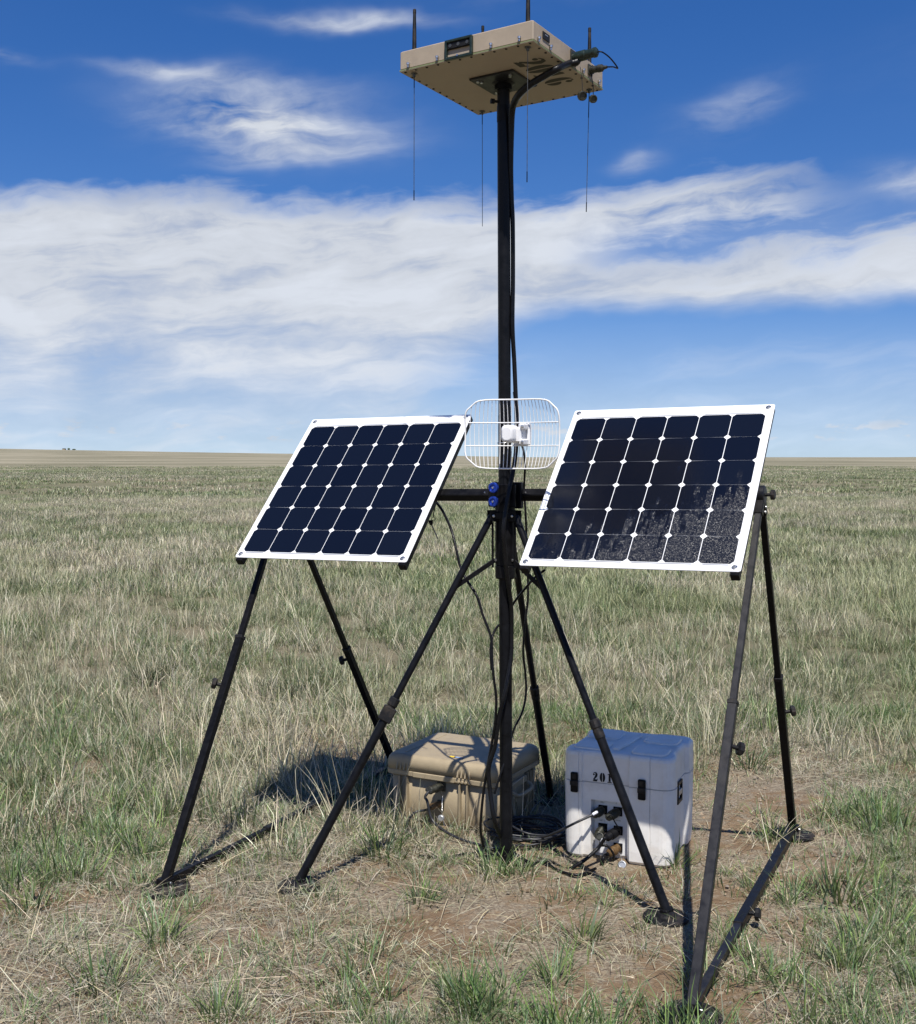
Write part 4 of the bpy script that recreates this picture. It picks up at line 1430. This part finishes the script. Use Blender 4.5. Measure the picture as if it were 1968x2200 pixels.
wk = BOX_M @ Vector((HB + 0.024, 0.022, 0.036))
mast_cable = cable('mast_cable', 'thick black cable running from the enclosure down along the mast', [
    wk, at(1238, 134, wk.y - 0.005), at(1222, 137, wk.y - 0.012), at(1196, 148, 4.37), at(1168, 164, 4.40), at(1140, 181, 4.43), at(1118, 200, 4.47), at(1106, 218, 4.52), at(1100, 240, 4.56),
    ml(1098, 290, -0.02), ml(1097, 360, -0.01), ml(1099, 430, 0.0), ml(1101.5, 480, 0.0), ml(1102, 600, 0.0), ml(1101, 700, -0.01), ml(1105, 780, 0), ml(1107.5, 840, 0), ml(1110, 900, 0), ml(1109, 960, -0.01),
    ml(1103, 1010, -0.035), ml(1093, 1060, -0.06), ml(1086, 1100, -0.075), ml(1082, 1140, -0.085), ml(1085, 1190, -0.075), ml(1090, 1240, -0.06), ml(1098, 1300, -0.03), ml(1099, 1360, -0.02), ml(1097, 1420, -0.03),
    ml(1085, 1490, -0.06), ml(1072, 1540, -0.05), ml(1064, 1600, -0.04), ml(1050, 1650, -0.035), ml(1053, 1700, -0.04), ml(1062, 1760, -0.06), ml(1076, 1796, -0.01), atz(1100, 1830, 0.05), atz(1128, 1850, 0.02), atz(1150, 1858, 0.015)], (0.0135, 0.0092), per=8)
cable('mast_cable', 'second black cable hanging beside the mast behind the grid antenna', [
    ml(1104, 842, 0.02), ml(1110, 900, 0.02), ml(1114, 940, 0.03), ml(1124, 965, 0.05), ml(1128, 1000, 0.06), ml(1126, 1050, 0.10), ml(1129, 1100, 0.10), ml(1131, 1150, 0.10), ml(1132, 1200, 0.10), ml(1134, 1240, 0.10),
    ml(1134, 1290, 0.10), ml(1128, 1340, 0.09), ml(1124, 1400, 0.08), ml(1129, 1450, 0.08), ml(1130, 1490, 0.07), ml(1122, 1530, 0.05), ml(1105, 1565, 0.03), ml(1096, 1595, 0.02), ml(1083, 1640, -0.02), ml(1070, 1680, -0.035), ml(1062, 1705, -0.04)], 0.0045, per=8)
cable('panel_cable', 'thin black cable drooping from the left panel across a tripod leg to the mast foot', [
    at(938, 1080, 4.85), at(952, 1100, 4.80), at(970, 1140, 4.72), at(980, 1180, 4.68), at(988, 1215, 4.66), at(1000, 1242, 4.64), at(1024, 1280, 4.60), at(1037, 1320, 4.58), at(1055, 1370, 4.56), at(1057, 1410, 4.55), at(1060, 1450, 4.54), at(1066, 1500, 4.54), at(1064, 1550, 4.55), at(1056, 1600, 4.57), at(1047, 1650, 4.58), at(1039, 1700, 4.59), at(1034, 1750, 4.60), at(1033, 1790, 4.62), atz(1045, 1828, 0.03), atz(1090, 1846, 0.015)], 0.0055, per=8)
cable('panel_cable', 'thin black cable slanting from behind the right panel to the mast', [
    at(1170, 1225, 4.50), at(1150, 1240, 4.55), at(1128, 1265, 4.60), at(1104, 1295, 4.65), at(1085, 1330, 4.655), at(1066, 1350, 4.61), at(1057, 1372, 4.57), at(1054, 1400, 4.555), at(1056, 1440, 4.545)], 0.005, per=8)

# coil of cable on the ground between the cases
coil = thing('cable_coil', 'coil of dark cable lying on the ground between the two cases', 'cable coil', loc_frame(Vector((0.30, 4.90, 0.01))))
for i in range(11):
    pts = []
    rx, ry = 0.140 + random.uniform(-0.045, 0.04), 0.105 + random.uniform(-0.035, 0.03)
    ox, oy = random.uniform(-0.035, 0.035), random.uniform(-0.03, 0.03)
    z0 = 0.016 + 0.009 * (i % 6)
    tl_ = random.uniform(-0.22, 0.22)
    wb = random.uniform(0.004, 0.016)
    ph = random.uniform(0, 6.28)
    for k in range(41):
        a = 2 * math.pi * k / 40
        pts.append(Vector((0.301 + ox + (rx + wb * math.sin(3 * a + ph)) * math.cos(a), 4.90 + oy + (ry + wb * math.cos(2 * a + ph)) * math.sin(a), max(0.008, z0 + tl_ * ry * math.sin(a + ph) + 0.012))))
    MB().tube(pts, 0.0048, 7, False).build('cable_loop', 'cable_grey', coil, True)
cable('loose_cable', 'loose dark cable snaking over the soil from the coil towards the white case', [atz(1085, 1838, 0.012), atz(1120, 1862, 0.010), atz(1165, 1850, 0.012), atz(1195, 1868, 0.010), atz(1240, 1880, 0.012), atz(1280, 1866, 0.012)], 0.0060)
cable('loose_cable', 'loose dark cable lying left of the mast foot in front of the tan case', [atz(900, 1838, 0.012), atz(960, 1842, 0.012), atz(1010, 1832, 0.014), atz(1060, 1840, 0.012), atz(1110, 1824, 0.014)], 0.0050)
# ------------------------------------------------------------------ GRASS
def grass_material():
    m = bpy.data.materials.new('grass_blades')
    m.use_nodes = True
    N = NT(m.node_tree)
    m.node_tree.nodes.remove(m.node_tree.nodes['Principled BSDF'])
    out = m.node_tree.nodes['Material Output']
    at_ = N.n('ShaderNodeAttribute', attribute_name='Col')
    oi = N.n('ShaderNodeObjectInfo')
    g = N.n('ShaderNodeNewGeometry')
    pg = patch_nodes(N, g.outputs['Position'])
    v = N.ramp(oi.outputs['Random'], 0.66, 1.14)
    v = N.m('MULTIPLY', v, N.ramp(N.ss(pg, 0.36, 0.62), 1.12, 0.90))
    sc = N.n('ShaderNodeVectorMath', operation='SCALE')
    N.link(at_.outputs['Color'], sc.inputs[0])
    N.put(sc.inputs['Scale'], v)
    d = N.n('ShaderNodeBsdfDiffuse')
    t = N.n('ShaderNodeBsdfTranslucent')
    gl = N.n('ShaderNodeBsdfGlossy')
    gl.inputs['Roughness'].default_value = 0.45
    gl.inputs['Color'].default_value = (0.8, 0.8, 0.8, 1)
    tint = N.mix(N.ss(pg, 0.44, 0.56), (0.97, 0.99, 1.0, 1), (0.78, 0.92, 0.72, 1))
    mt = N.n('ShaderNodeMix', data_type='RGBA', blend_type='MULTIPLY')
    mt.inputs[0].default_value = 1.0
    N.link(sc.outputs[0], mt.inputs[6])
    N.link(tint, mt.inputs[7])
    N.link(mt.outputs[2], d.inputs['Color'])
    N.link(mt.outputs[2], t.inputs['Color'])
    m1 = N.n('ShaderNodeMixShader')
    m1.inputs[0].default_value = 0.26
    N.link(d.outputs[0], m1.inputs[1])
    N.link(t.outputs[0], m1.inputs[2])
    m2 = N.n('ShaderNodeMixShader')
    m2.inputs[0].default_value = 0.035
    N.link(m1.outputs[0], m2.inputs[1])
    N.link(gl.outputs[0], m2.inputs[2])
    N.link(m2.outputs[0], out.inputs['Surface'])
    return m


GRASS = grass_material()
GREENS = [(0.125, 0.190, 0.065), (0.155, 0.212, 0.092), (0.105, 0.165, 0.076), (0.195, 0.245, 0.080), (0.140, 0.195, 0.112)]
NEAR_GREENS = [(0.125, 0.215, 0.062), (0.160, 0.245, 0.082), (0.105, 0.185, 0.080), (0.205, 0.285, 0.080), (0.130, 0.205, 0.105)]
STRAWS = [(0.62, 0.545, 0.36), (0.54, 0.465, 0.30), (0.72, 0.655, 0.48), (0.45, 0.395, 0.265), (0.60, 0.540, 0.395)]
GREYS = [(0.37, 0.335, 0.255), (0.45, 0.415, 0.320), (0.29, 0.255, 0.190), (0.50, 0.460, 0.355)]


class Blades:
    def __init__(self, seed):
        self.r = random.Random(seed)
        self.v, self.f, self.c = [], [], []

    def blade(self, bx, by, bz, azm, lean, L, w, curl, pal, base_dry=0.0, kink=0.0, seg=3, twist=None):
        r = self.r
        col = r.choice(pal)
        k = r.uniform(0.62, 1.28)
        col = tuple(min(1, c * k * r.uniform(0.94, 1.06)) for c in col)
        dx, dy = math.cos(azm), math.sin(azm)
        tw = azm + math.pi / 2 + (r.uniform(-0.9, 0.9) if twist is None else twist)
        wx, wy = math.cos(tw), math.sin(tw)
        x, y, z = bx, by, bz
        o = len(self.v)
        th = lean
        st = L / seg
        for i in range(seg + 1):
            t = i / seg
            ww = w * (1 - t ** 1.6) * 0.5 + w * 0.05
            cc = col if base_dry <= 0 else tuple(a * (1 - base_dry * (1 - t) ** 2) + b * base_dry * (1 - t) ** 2 for a, b in zip(col, (0.34, 0.29, 0.15)))
            if i < seg:
                self.v += [(x - wx * ww, y - wy * ww, z), (x + wx * ww, y + wy * ww, z)]
                self.c += [cc, cc]
            else:
                self.v.append((x, y, z))
                self.c.append(cc)
            x += dx * math.sin(th) * st
            y += dy * math.sin(th) * st
            z += math.cos(th) * st
            if z < 0.004:
                z = 0.004 + r.uniform(0, 0.006)
            th += curl / seg
            if kink and i == seg // 2:
                th += kink
                a2 = azm + r.uniform(-1.2, 1.2)
                dx, dy = math.cos(a2), math.sin(a2)
        for i in range(seg - 1):
            a = o + 2 * i
            self.f.append((a, a + 1, a + 3, a + 2))
        a = o + 2 * (seg - 1)
        self.f.append((a, a + 1, a + 2))

    def mesh(self, name):
        me = bpy.data.meshes.new(name)
        me.from_pydata(self.v, [], self.f)
        ca = me.color_attributes.new('Col', 'FLOAT_COLOR', 'POINT')
        ca.data.foreach_set('color', np.array([(*c, 1.0) for c in self.c], np.float32).ravel())
        me.polygons.foreach_set('use_smooth', [True] * len(me.polygons))
        me.materials.append(GRASS)
        return me


def tuft(B, cx, cy, n, R, hmin, hmax, w, pal, lean=(0.05, 0.7), curl=(0.2, 1.2), base_dry=0.0, kinkp=0.0, seg=4):
    r = B.r
    for _ in range(n):
        a = r.uniform(0, 2 * math.pi)
        q = R * math.sqrt(r.random())
        azm = a + r.uniform(-1.0, 1.0)
        B.blade(cx + q * math.cos(a), cy + q * math.sin(a), -0.01, azm, r.uniform(*lean) * (0.4 + 0.6 * q / max(R, 1e-4)), r.uniform(hmin, hmax), w * r.uniform(0.6, 1.25), r.uniform(*curl), pal, base_dry,
                r.uniform(0.7, 2.0) if r.random() < kinkp else 0.0, seg)


def litter(B, n, R, Lm, w, pal):
    r = B.r
    for _ in range(n):
        a = r.uniform(0, 2 * math.pi)
        q = R * math.sqrt(r.random())
        B.blade(q * math.cos(a), q * math.sin(a), r.uniform(0.002, 0.016), r.uniform(0, 6.28), math.pi / 2 - r.uniform(-0.05, 0.35), Lm * r.uniform(0.3, 1.3), w * r.uniform(0.5, 1.2), r.uniform(0.0, 0.6), pal, 0, 0, 3, r.uniform(-1.2, 1.2))


protos = {}


def proto(kind, count, fn):
    col = bpy.data.collections.new('proto_' + kind)
    for i in range(count):
        B = Blades(1000 + 37 * i + sum(map(ord, kind)))
        fn(B, i)
        o = bpy.data.objects.new('blade_clump_%s_%02d' % (kind, i), B.mesh('blade_clump_' + kind))
        col.objects.link(o)
    protos[kind] = (col, count)


def f_green(B, i):
    tuft(B, 0, 0, 24 + 3 * (i % 4), 0.05, 0.06, 0.17, 0.0046, NEAR_GREENS, (0.1, 1.1), (0.1, 1.0), 0.3)
    tuft(B, 0, 0, 8, 0.06, 0.05, 0.16, 0.0022, STRAWS + GREYS, (0.3, 1.3), (0.2, 1.2), 0, 0.3)


def f_small(B, i):
    tuft(B, 0, 0, 18, 0.06, 0.03, 0.10, 0.0036, NEAR_GREENS, (0.2, 1.3), (0.1, 1.0), 0.2)
    tuft(B, 0, 0, 9, 0.07, 0.03, 0.11, 0.0024, GREYS + STRAWS, (0.5, 1.4), (0.2, 0.8), 0, 0.2)


def f_dry(B, i):
    tuft(B, 0, 0, 9, 0.07, 0.13, 0.31, 0.0036, STRAWS, (0.03, 0.55), (0.0, 0.9), 0, 0.5, 6)
    tuft(B, 0, 0, 9, 0.09, 0.08, 0.22, 0.0036, STRAWS + GREYS, (0.3, 1.2), (0.2, 2.0), 0, 0.5, 5)
    tuft(B, 0, 0, 13, 0.085, 0.06, 0.15, 0.0042, GREENS, (0.1, 0.9), (0.1, 1.0), 0.4)
    tuft(B, 0, 0, 11, 0.11, 0.05, 0.14, 0.0032, GREYS, (0.5, 1.4), (0.2, 1.0), 0, 0.3)


def f_dgreen(B, i):
    tuft(B, 0, 0, 26, 0.09, 0.06, 0.18, 0.0042, GREENS, (0.05, 1.0), (0.1, 1.1), 0.3)
    tuft(B, 0, 0, 6, 0.09, 0.10, 0.25, 0.0036, STRAWS, (0.1, 0.9), (0.1, 1.4), 0, 0.4, 5)
    tuft(B, 0, 0, 6, 0.10, 0.06, 0.14, 0.0030, GREYS, (0.5, 1.4), (0.2, 1.0), 0, 0.3)


def f_thatch(B, i):
    tuft(B, 0, 0, 26, 0.13, 0.04, 0.13, 0.0028, GREYS + STRAWS, (0.4, 1.4), (0.2, 1.2), 0, 0.4)
    tuft(B, 0, 0, 16, 0.12, 0.04, 0.11, 0.0034, GREENS, (0.1, 1.2), (0.1, 1.0), 0.3)


def f_litter(B, i):
    litter(B, 26, 0.15, 0.11, 0.0028, STRAWS + GREYS + GREYS)
    litter(B, 28, 0.14, 0.035, 0.0024, GREYS)


def f_straw(B, i):
    litter(B, 5, 0.10, 0.26, 0.0030, STRAWS)


def f_clod(B, i):
    r = B.r
    for k in range(26):
        a, q = r.uniform(0, 6.28), 0.16 * math.sqrt(r.random())
        cx, cy, sz = q * math.cos(a), q * math.sin(a), 0.0022 + 0.0075 * r.random() ** 3
        o = len(B.v)
        c0 = r.choice([(0.27, 0.185, 0.115), (0.21, 0.145, 0.09), (0.33, 0.25, 0.17), (0.30, 0.25, 0.20)])
        kk = r.uniform(0.75, 1.2)
        for (dx, dy, dz) in ((1, 0, 0), (0.3, 0.95, 0), (-0.8, 0.6, 0), (-0.8, -0.6, 0), (0.3, -0.95, 0), (0.1, 0.1, 0.8)):
            B.v.append((cx + dx * sz * r.uniform(0.7, 1.3), cy + dy * sz * r.uniform(0.7, 1.3), dz * sz * r.uniform(0.7, 1.3) - 0.001))
            B.c.append(tuple(c * kk for c in c0))
        for e_ in range(5):
            B.f.append((o + e_, o + (e_ + 1) % 5, o + 5))


def f_stalk(B, i):
    tuft(B, 0, 0, 6, 0.12, 0.24, 0.42, 0.0038, STRAWS, (0.02, 0.40), (0.0, 0.7), 0, 0.4, 6)


def f_patch(B, i):
    r = B.r
    for k in range(12):
        a, q = r.uniform(0, 6.28), 0.38 * math.sqrt(r.random())
        cx, cy = q * math.cos(a), q * math.sin(a)
        tuft(B, cx, cy, 6, 0.08, 0.12, 0.28, 0.0085, STRAWS + STRAWS + GREYS, (0.05, 0.8), (0.1, 1.5), 0, 0.4, 4)
        if r.random() < 0.6:
            tuft(B, cx, cy, 6, 0.10, 0.06, 0.16, 0.0100, GREENS, (0.05, 0.9), (0.1, 1.0), 0.3, 0, 3)


def f_patchg(B, i):
    r = B.r
    for k in range(12):
        a, q = r.uniform(0, 6.28), 0.38 * math.sqrt(r.random())
        cx, cy = q * math.cos(a), q * math.sin(a)
        tuft(B, cx, cy, 9, 0.10, 0.05, 0.16, 0.0095, GREENS, (0.05, 0.9), (0.1, 1.0), 0.35, 0, 3)
        tuft(B, cx, cy, 3, 0.09, 0.08, 0.22, 0.0080, STRAWS + GREYS, (0.05, 0.8), (0.1, 1.0), 0, 0.2, 4)


def f_far(B, i):
    r = B.r
    for k in range(60):
        a, q = r.uniform(0, 6.28), 1.1 * math.sqrt(r.random())
        cx, cy = q * math.cos(a), q * math.sin(a)
        pal = STRAWS + GREYS if r.random() < 0.74 else GREENS
        tuft(B, cx, cy, 3, 0.08, 0.06, 0.19, 0.026, pal, (0.1, 1.0), (0.1, 1.0), 0.2, 0, 2)


proto('green', 8, f_green)
proto('small', 8, f_small)
proto('dry', 10, f_dry)
proto('dgreen', 8, f_dgreen)
proto('thatch', 8, f_thatch)
proto('litter', 8, f_litter)
proto('straw', 8, f_straw)
proto('stalk', 8, f_stalk)
proto('clod', 6, f_clod)
proto('patch', 8, f_patch)
proto('patchg', 8, f_patchg)
proto('far', 6, f_far)

_groups = {}


def scatter_group(kind):
    if kind in _groups:
        return _groups[kind]
    col, cnt = protos[kind]
    ng = bpy.data.node_groups.new('scatter_' + kind, 'GeometryNodeTree')
    ng.interface.new_socket('Geometry', in_out='INPUT', socket_type='NodeSocketGeometry')
    ng.interface.new_socket('Geometry', in_out='OUTPUT', socket_type='NodeSocketGeometry')
    gi, go = ng.nodes.new('NodeGroupInput'), ng.nodes.new('NodeGroupOutput')
    ci = ng.nodes.new('GeometryNodeCollectionInfo')
    ci.inputs['Collection'].default_value = col
    ci.inputs['Separate Children'].default_value = True
    ci.inputs['Reset Children'].default_value = True
    iop = ng.nodes.new('GeometryNodeInstanceOnPoints')
    iop.inputs['Pick Instance'].default_value = True

    def attr(nm, ty):
        a = ng.nodes.new('GeometryNodeInputNamedAttribute')
        a.data_type = ty
        a.inputs['Name'].default_value = nm
        return a.outputs['Attribute']
    e2r = ng.nodes.new('FunctionNodeEulerToRotation')
    ng.links.new(attr('rot', 'FLOAT_VECTOR'), e2r.inputs[0])
    ng.links.new(e2r.outputs[0], iop.inputs['Rotation'])
    ng.links.new(attr('sc', 'FLOAT_VECTOR'), iop.inputs['Scale'])
    ng.links.new(attr('idx', 'INT'), iop.inputs['Instance Index'])
    ng.links.new(gi.outputs[0], iop.inputs['Points'])
    ng.links.new(ci.outputs[0], iop.inputs['Instance'])
    ng.links.new(iop.outputs[0], go.inputs[0])
    _groups[kind] = ng
    return ng


def scatter(name, label, kind, x, y, smin, smax, tilt=0.12, cat='grass'):
    n = len(x)
    z = height(x, y)
    me = bpy.data.meshes.new(name)
    me.from_pydata(np.stack([x, y, z], -1).tolist(), [], [])
    rot = np.stack([rng.normal(0, tilt, n), rng.normal(0, tilt, n), rng.uniform(0, 6.283, n)], -1)
    s = rng.uniform(smin, smax, n)
    sc = np.stack([s, s, s * rng.uniform(0.8, 1.25, n)], -1)
    a = me.attributes.new('rot', 'FLOAT_VECTOR', 'POINT')
    a.data.foreach_set('vector', rot.astype(np.float32).ravel())
    a = me.attributes.new('sc', 'FLOAT_VECTOR', 'POINT')
    a.data.foreach_set('vector', sc.astype(np.float32).ravel())
    a = me.attributes.new('idx', 'INT', 'POINT')
    a.data.foreach_set('value', rng.integers(0, protos[kind][1], n).astype(np.int32))
    o = bpy.data.objects.new(name, me)
    COL.objects.link(o)
    md = o.modifiers.new('scatter', 'NODES')
    md.node_group = scatter_group(kind)
    tag(o, label, cat, kind='stuff')
    return o


def sample(y0, y1, dens, margin=1.2, half=0.47):
    """random points in the wedge in front of the camera, dens per square metre"""
    area = 2 * (half * (y1 ** 2 - y0 ** 2) / 2 + margin * (y1 - y0))
    n = int(area * dens)
    out_x, out_y = [], []
    k = int(n * 1.1) + 10
    yv = np.sqrt(rng.uniform(y0 ** 2, y1 ** 2, k))
    hw = half * yv + margin
    xv = rng.uniform(-1, 1, k) * hw
    return xv[:n], yv[:n]


def keep(x, y, p):
    m = rng.random(len(x)) < p
    return x[m], y[m]


def tall_edge(x, y):
    """0 in the trampled foreground, 1 in the standing grass"""
    e = 4.55 + 1.6 * sstep(x, 0.1, 1.3) - 0.25 * sstep(-x, 0.6, 1.8)
    e = e + 1.0 * (fbm(x * 1.1, y * 1.1, 31, 3) - 0.5)
    return sstep(y, e - 0.25, e + 0.9)


def green_field(x, y):
    return fbm(x * 1.25 + 5, y * 1.25, 41, 4) * 0.68 + fbm(x * 0.17, y * 0.17 + 3, 47, 3) * 0.32


def clear(x, y, feet_r=0.055):
    """1 = free for grass; 0 under the cases and the coil"""
    pts = np.stack([x, y], -1)
    ok = np.ones(len(x))
    for (M, w, d, mg) in ((TM, TW, TD, 0.03), (WM, WW, WD, 0.03)):
        o = np.array([M[0][3], M[1][3]])
        ex = np.array([M[0][0], M[1][0]]) / KS ** 2
        ey = np.array([M[0][1], M[1][1]]) / KS ** 2
        u = (pts - o) @ ex
        v = (pts - o) @ ey
        ok *= ~((u > -mg) & (u < w + mg) & (v > -mg) & (v < d + mg))
    ok *= np.hypot((x - 0.301) / 0.2, (y - 4.90) / 0.16) > 1
    for f_ in feet + [ff_l, rf_l, ff_r, rf_r]:
        ok *= np.hypot(x - f_.x, y - f_.y) > feet_r
    return ok


def bare(x, y):
    b = fbm(x * 1.4 + 2, y * 1.4 + 9, 61, 3)
    return sstep(b, 0.545, 0.635)


# foreground: crumbs of straw, flat litter, short tufts
x, y = sample(2.5, 8.0, 230)
x, y = keep(x, y, clear(x, y, 0.06) * (1 - 0.88 * bare(x, y)) * (0.38 + 0.62 * sstep(fbm(x * 3, y * 3, 77, 2), .35, .6)))
scatter('straw_litter', 'grey and tan straw litter scattered over the bare foreground soil', 'litter', x, y, 0.6, 1.15, 0.10)
x, y = sample(2.5, 8.0, 30)
x, y = keep(x, y, clear(x, y, 0.02))
scatter('loose_straw', 'long loose straw stalks lying about the foreground', 'straw', x, y, 0.6, 1.2, 0.16)
x, y = sample(2.5, 7.0, 45)
x, y = keep(x, y, clear(x, y) * (0.35 + 0.65 * bare(x, y)))
scatter('soil_crumbs', 'loose crumbs of brown soil and grit on the bare patches', 'clod', x, y, 0.7, 1.3, 0.03, 'soil')
x, y = sample(2.5, 7.5, 330)
g = green_field(x, y)
x, y = keep(x, y, clear(x, y) * (1 - 0.80 * bare(x, y)) * (0.28 + 0.72 * sstep(g, 0.39, 0.54)))
scatter('short_grass', 'short sparse green and grey grass in the trampled foreground', 'small', x, y, 0.6, 1.25)
x, y = sample(2.5, 7.5, 130)
g = green_field(x, y)
x, y = keep(x, y, clear(x, y) * (1 - 0.85 * bare(x, y)) * (1 - 0.6 * tall_edge(x, y)) * sstep(g, 0.41, 0.53))
scatter('green_grass', 'scattered green grass tufts in the foreground', 'green', x, y, 0.5, 1.25)
x, y = sample(2.5, 9.0, 85)
x, y = keep(x, y, clear(x, y) * (1 - 0.8 * bare(x, y)) * 0.8)
scatter('thatch', 'low grey thatch of old grass among the tufts', 'thatch', x, y, 0.5, 1.0)
# standing grass behind the rig
x, y = sample(3.8, 15.0, 92)
x, y = keep(x, y, 0.18 + 0.82 * sstep(vnoise(x * 3.4, y * 3.4, 201) * 0.6 + vnoise(x * 1.3, y * 1.3, 202) * 0.4, 0.36, 0.56))
te = tall_edge(x, y)
g = green_field(x, y)
gm = sstep(g, 0.43, 0.52)
x1, y1 = keep(x, y, clear(x, y) * te * (1 - 0.86 * gm))
scatter('dry_grass', 'standing dry straw coloured prairie grass behind the equipment', 'dry', x1, y1, 0.45, 1.30)
x1, y1 = keep(x, y, clear(x, y) * te * (0.26 + 0.74 * gm))
scatter('mixed_grass', 'greener prairie grass mixed through the dry stand', 'dgreen', x1, y1, 0.45, 1.35)
x, y = sample(4.2, 22.0, 12)
x, y = keep(x, y, clear(x, y) * tall_edge(x, y) * sstep(fbm(x * 0.6, y * 0.6, 91, 3), 0.45, 0.62))
scatter('dry_stalks', 'tall thin pale stalks rising out of the dry grass', 'stalk', x, y, 0.55, 1.0, 0.08)
# the plain farther out
x, y = sample(13.5, 45.0, 11, 3)
g = green_field(x, y)
gm = sstep(g, 0.43, 0.54)
x1, y1 = keep(x, y, 1 - 0.88 * gm)
scatter('plain_dry_grass', 'dry grass covering the middle distance of the plain', 'patch', x1, y1, 0.7, 1.15, 0.05)
x1, y1 = keep(x, y, 0.10 + 0.75 * gm)
scatter('plain_green_grass', 'greener sward patches in the middle distance', 'patchg', x1, y1, 0.7, 1.15, 0.05)
x, y = sample(42.0, 200.0, 1.3, 6)
x, y = keep(x, y, (1 - sstep(y, 50, 200)) * (0.25 + 0.75 * sstep(fbm(x * 0.03, y * 0.06, 301, 3), 0.4, 0.6)))
scatter('far_grass', 'pale grass reaching towards the horizon', 'far', x, y, 0.8, 1.3, 0.03)

# ------------------------------------------------------------------ single green tufts that stand out
TUFTS = [
    (1800, 1935, 1.75, 'large bright green grass tuft right of the right stand'),
    (340, 2020, 1.35, 'green grass tuft on bare soil below the front foot of the left stand'),
    (215, 2125, 1.45, 'spiky green grass tuft near the bottom left corner'),
    (470, 2190, 1.2, 'green grass tuft at the bottom edge left of centre'),
    (822, 1840, 1.6, 'tall blue green grass tuft in front of the tan case corner'),
    (902, 1940, 1.05, 'small bright green tuft below the tan case'),
    (1255, 2020, 1.2, 'green grass tuft in front of the right tripod foot'),
    (1010, 2160, 1.3, 'dark green tuft at the bottom centre of the foreground'),
    (1450, 1860, 1.1, 'green tuft at the front right corner of the white case'),
    (1690, 2120, 1.25, 'green tuft right of the nearest stand foot'),
    (1610, 1650, 1.5, 'pale green tuft between the legs of the right stand'),
    (640, 1500, 2.1, 'dark olive bushy tuft between the legs of the left stand'),
    (320, 1470, 1.8, 'dark green tuft in the dry grass left of the left stand'),
    (1062, 1872, 1.35, 'long bladed green tuft at the foot of the mast'),
    (1120, 1880, 1.15, 'sparse green tuft between the mast foot and the white case'),
    (1590, 2050, 0.9, 'small green tuft beside the ground strut of the right stand'),
    (1880, 1760, 1.5, 'broad green tuft near the right edge beyond the right stand'),
    (60, 1950, 1.4, 'green tuft at the left edge of the foreground'),
    (1190, 2110, 1.2, 'low green tuft at the bottom right of centre'),
]
for i, (u_, v_, s_, lab) in enumerate(TUFTS):
    B = Blades(7000 + i)
    pal_ = [(0.060, 0.085, 0.032), (0.075, 0.098, 0.040), (0.050, 0.070, 0.030)] if 'dark' in lab and s_ > 1.5 else NEAR_GREENS
    if pal_ is not NEAR_GREENS:
        tuft(B, 0, 0, 90, 0.13, 0.08, 0.22, 0.0042, pal_, (0.1, 0.9), (0.1, 0.9), 0.1, 0, 4)
    tuft(B, 0, 0, 42, 0.060, 0.08, 0.20, 0.0056, pal_, (0.1, 0.95), (0.1, 0.9), 0.35, 0, 5)
    tuft(B, 0, 0, 26, 0.085, 0.05, 0.13, 0.0048, pal_, (0.3, 1.2), (0.1, 1.0), 0.35, 0, 4)
    tuft(B, 0, 0, 10, 0.07, 0.06, 0.18, 0.0028, STRAWS, (0.2, 1.2), (0.1, 1.2), 0, 0.4, 4)
    o = bpy.data.objects.new('grass_tuft', B.mesh('grass_tuft'))
    COL.objects.link(o)
    q = atz(u_, v_, 0)
    o.location = (q.x, q.y, gz(q.x, q.y))
    o.scale = (s_ * 0.8, s_ * 0.8, s_ * 0.72)
    tag(o, lab, 'grass tuft', 'green tufts that stand out of the prairie')

# ------------------------------------------------------------------ far farmstead on the left horizon
far_y = 2350.0
for i, (u_, w_, h_, cat) in enumerate(((139, 5.0, 2.5, 'shed'), (149, 5.0, 3.6, 'trees'), (160, 7.0, 2.2, 'trees'))):
    fx = (u_ - CX) / F_PX * far_y
    fz = gz(fx, far_y)
    m = MB()
    if cat == 'shed':
        for sx in (-1, 1):
            pass
        s = thing('farm_shed', 'tiny farm shed on the far left horizon', 'shed', loc_frame((fx, far_y, fz)))
        MB().box((0, 0, 1.5), (1, 0, 0), (0, 1, 0), (0, 0, 1), w_ / 2, 4, 1.2).build('wall', 'case_tan', s)
        MB().add([(-w_ / 2 - .3, -4.3, 2.7), (w_ / 2 + .3, -4.3, 2.7), (w_ / 2 + .3, 4.3, 2.7), (-w_ / 2 - .3, 4.3, 2.7), (-w_ / 2 - .3, 0, 3.4), (w_ / 2 + .3, 0, 3.4)], [(0, 1, 5, 4), (2, 3, 4, 5), (0, 4, 3), (1, 2, 5), (0, 3, 2, 1)]).build('roof', 'dark_steel', s)
    else:
        t = thing('distant_tree', ('tiny rounded tree on the far left horizon beside the shed', 'tiny low spreading tree rightmost on the far left horizon')[i - 1], 'tree', loc_frame((fx, far_y, fz)), 'trees at the far farmstead')
        MB().cyl((0, 0, -1), (0, 0, h_ * 0.5), 0.3, 8, 0.2).build('trunk', 'bronze', t)
        B = Blades(90 + i)
        r = B.r
        for k in range(900):
            a, b_, q = r.uniform(0, 6.28), math.acos(r.uniform(-1, 1)), r.random() ** 0.4
            B.blade(w_ / 2 * q * math.sin(b_) * math.cos(a), w_ / 2 * q * math.sin(b_) * math.sin(a), max(0.3, h_ * 0.55 + h_ * 0.45 * q * math.cos(b_)), r.uniform(0, 6.28), r.uniform(0, 1.5), 0.9, 0.6, 0.2, GREENS, 0, 0, 2)
        cr = bpy.data.objects.new('crown', B.mesh('crown'))
        COL.objects.link(cr)
        cr.parent = t
